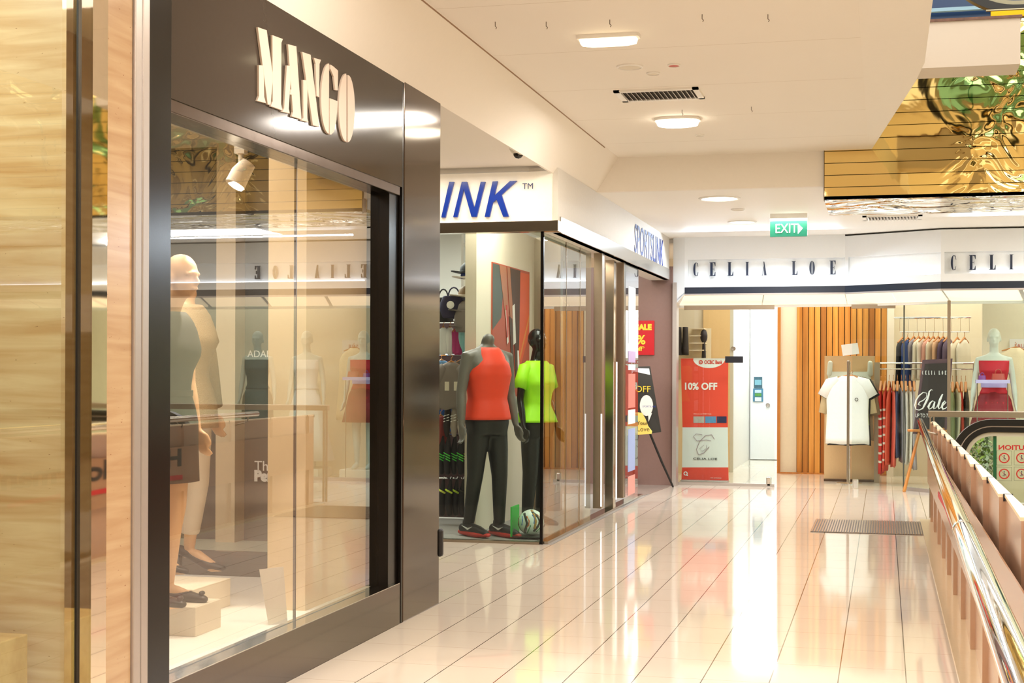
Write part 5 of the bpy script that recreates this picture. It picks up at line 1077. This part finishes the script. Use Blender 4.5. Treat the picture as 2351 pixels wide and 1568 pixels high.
a, b, z0, z1 = ri(2264, 19, 2420, 37, uY - .05); loc(B(a, b, uY - .06, uY - .03, z0 + .045, z1).build('cover_plate', mat('#c8c2a0', .4), ue), ue); loc(B(a + .03, b, uY - .06, uY - .03, z0 + .0, z0 + .04).build('gold_strip', mat('#d8a828', .15, metal=1), ue), ue)
struct('wall_upper', B(-2, 12, 13.3, 13.34, 4.45, 7.5), mat('#2c4a78', .3))
for i in range(4): struct('trim_20', B(.2, 6, 13.2, 13.25, 4.5 + .13 * i * 1.7, 4.53 + .13 * i * 1.7), mat('#9cc4dc', .3))
# ================================================================ ceiling fittings
def oval_lamp(x0, x1, y, w, lab, on=True, flat=False):
    e = empty('ceiling_light', ((x0 + x1) / 2, y, 3.36), lab, 'ceiling light'); hw = (x1 - x0) / 2
    mb = MB(); mb.loft([[Vector((v.x, v.y, z)) for v in ellring(0, hw * s, w * s, 0, 40, 3 if not flat else 8)] for z, s in ((0, 1), (-.02, 1), (-.024, .94))]); mb.build('rim', M_white, e, smooth=40)
    mb = MB(); mb.loft([[Vector((v.x, v.y, z)) for v in ellring(0, hw * s, w * s, 0, 40, 3 if not flat else 8)] for z, s in ((-.02, .93), (-.05, .88), (-.06, .6))]); mb.build('diffuser', M_lampon if on else mat('#fff0c8', .5, emit=2.5), e, smooth=40); return e
oval_lamp(-1.745, -1.38, 8.5, .055, 'slim rectangular ceiling light nearest the camera', False, True)
oval_lamp(-1.73, -1.38, 11.42, .13, 'bright oval ceiling light beyond the vent', True)
oval_lamp(-1.73, -1.38, 5.4, .07, 'rectangular ceiling light at the top edge', True, True)
for y in (2.4, -.6, -3.6): oval_lamp(-1.73, -1.38, y, .1, ['oval ceiling light above the viewpoint', 'oval ceiling light behind the viewpoint', 'furthest oval ceiling light behind the viewpoint'][(2.4, -.6, -3.6).index(y)], True)
def disc(px_, py_, r, lab, z=3.36, m=None, nm='ceiling_speaker', cat='ceiling speaker', dots=None):
    p = P(px_, py_, Z=z); e = empty(nm, (p.x, p.y, z), lab, cat)
    mb = MB(); mb.lathe((0, 0, 0), [(0, 0), (r, 0), (r, -.008), (r * .88, -.012), (r * .86, -.006), (0, -.006)]); mb.build('rim', m or M_white, e, smooth=30)
    mb = MB(); mb.lathe((0, 0, 0), [(0, -.005), (r * .84, -.005), (r * .8, -.009), (0, -.011)]); mb.build('grille' if cat == 'ceiling speaker' else 'lens', dots or mat('#e4dccc', .7), e, smooth=30); return e
disc(1446, 152, .085, 'larger round speaker grille in the white ceiling'); disc(1500, 167, .045, 'small round cover beside the speaker grille', nm='ceiling_cover', cat='cover')
disc(1547, 148, .04, 'small smoke detector with red mark on the ceiling', nm='smoke_detector', cat='smoke detector', dots=mat('#c84c3c', .5)); disc(1607, 309, .035, 'small round cover beyond the oval ceiling light', nm='ceiling_cover', cat='cover')
disc(1652, 455, .2, 'round recessed downlight in the lower ceiling', z=3.05, nm='downlight', cat='ceiling light', dots=mat('#fff6e0', .5, emit=6)); disc(1694, 480, .07, 'small round cover in the lower ceiling', z=3.05, nm='ceiling_cover', cat='cover')
disc(1704, 509, .16, 'second round downlight near the boutique fascia', z=3.05, nm='downlight', cat='ceiling light', dots=mat('#fff6e0', .5, emit=3))
for x, y in ((2430, 470), (2520, 480)): pass
def vent(x0, x1, y0, y1, z, lab, along='X'):
    e = empty('air_vent', ((x0 + x1) / 2, (y0 + y1) / 2, z), lab, 'air vent'); hx, hy = (x1 - x0) / 2, (y1 - y0) / 2
    B(-hx * .86, hx * .86, -hy * .8, hy * .8, -.006, -.001).build('dark_opening', mat('#3c342c', .7), e)
    mb = MB()
    for q in ((-hx, hx, -hy, -hy * .8), (-hx, hx, hy * .8, hy), (-hx, -hx * .86, -hy, hy), (hx * .86, hx, -hy, hy)): mb.box(q[0], q[1], q[2], q[3], -.014, 0)
    mb.build('frame', M_white, e)
    n = 16
    for i in range(n):
        x = -hx * .86 + hx * 1.72 * (i + .5) / n; mb = MB(); mb.prism([(x - .012, -hy * .8, -.004), (x - .009, -hy * .8, -.004), (x + .012, -hy * .8, -.03), (x + .009, -hy * .8, -.03)], (0, hy * 1.6, 0)); mb.build('slat', M_white, e)
vent(-1.835, -1.245, 10.17, 10.57, 3.36, 'white louvred air vent in the main ceiling')
q0 = P(1980, 497, Z=3.05); q1 = P(2115, 505, Z=3.05); vent(q0.x, q1.x, 16.0, 16.4, 3.05, 'white louvred air vent in the lower ceiling')
for i, (x, y) in enumerate(((1137, 50), (1254, 50), (1400, 45), (1612, 33), (1763, 33), (1566, 252), (1725, 245))):
    p = P(x, y, Z=3.36); mb = MB(); mb.limb([(0, 0, 0), (0, 0, -.025), (.008, 0, -.032), (.004, 0, -.04)], [.0022] * 4, 6)
    tag(mb.build('ceiling_hook', mat('#6c5c4c', .4), loc=p), 'tiny metal ceiling hook, ' + ['first from the left in the near row', 'second from the left in the near row', 'third from the left in the near row', 'fourth from the left in the near row', 'dark one at right of the near row', 'above the oval light', 'right of the oval light'][i], 'hook', 'ceiling hooks')
# dome camera over the INK sign
dp = P(1190, 337, Z=3.07); dc = empty('security_camera', (dp.x, dp.y, 3.07), 'white dome security camera above the INK sign', 'camera')
MB().lathe((0, 0, 0), [(0, 0), (.068, 0), (.07, -.012), (.055, -.04), (.042, -.052), (0, -.052)]).build('housing', mat('#e6e0d0', .4), dc, smooth=40); MB().lathe((0, 0, -.05), [(.038, 0), (.036, -.016), (.02, -.034), (0, -.038)]).build('dome', mat('#17120f', .08), dc, smooth=40)
# EXIT sign
XY = 15.6; a, b, z0, z1 = ri(1768, 507, 1853, 543, XY)
xe = empty('exit_sign', ((a + b) / 2, XY, z0), 'green EXIT sign with white arrow hanging from the ceiling', 'sign')
loc(B(a, b, XY, XY + .04, z0, z1).build('panel', mat('#05614a', .4, emit=.04), xe), xe); loc(B(a, b, XY, XY + .05, z1, 3.05).build('mount', M_white, xe), xe)
o = text('lettering', 'EXIT', P(1779, 535, Y=XY - .003), (1, 0, 0), .095, mat('#ffffff', .5, emit=.2), width=P(1829, 530, Y=XY).x - P(1779, 530, Y=XY).x); o.parent = xe; o.location = -xe.location
mb = MB(); mb.prism([P(1832, 513, Y=XY - .003), P(1843, 524, Y=XY - .003), P(1832, 537, Y=XY - .003)], (0, .003, 0)); loc(mb.build('arrow', mat('#ffffff', .5, emit=.2), xe), xe)
# floor grate
fg = empty('floor_grate', (-.1, 13.8, 0), 'ribbed metal entrance grate set in the tiles', 'grate'); x0, x1, y0, y1 = -.622, .40, 13.25, 14.39
loc(B(x0, x1, y0, y1, .001, .004).build('tray', mat('#4c3c30', .5), fg), fg)
mb = MB(); n = 46
for i in range(n): x = x0 + (x1 - x0) * (i + .5) / n; mb.box(x - .0065, x + .0065, y0, y1, .004, .009)
o = mb.build('ribs', mat('#b8a490', .25, metal=.9), fg); loc(o, fg)
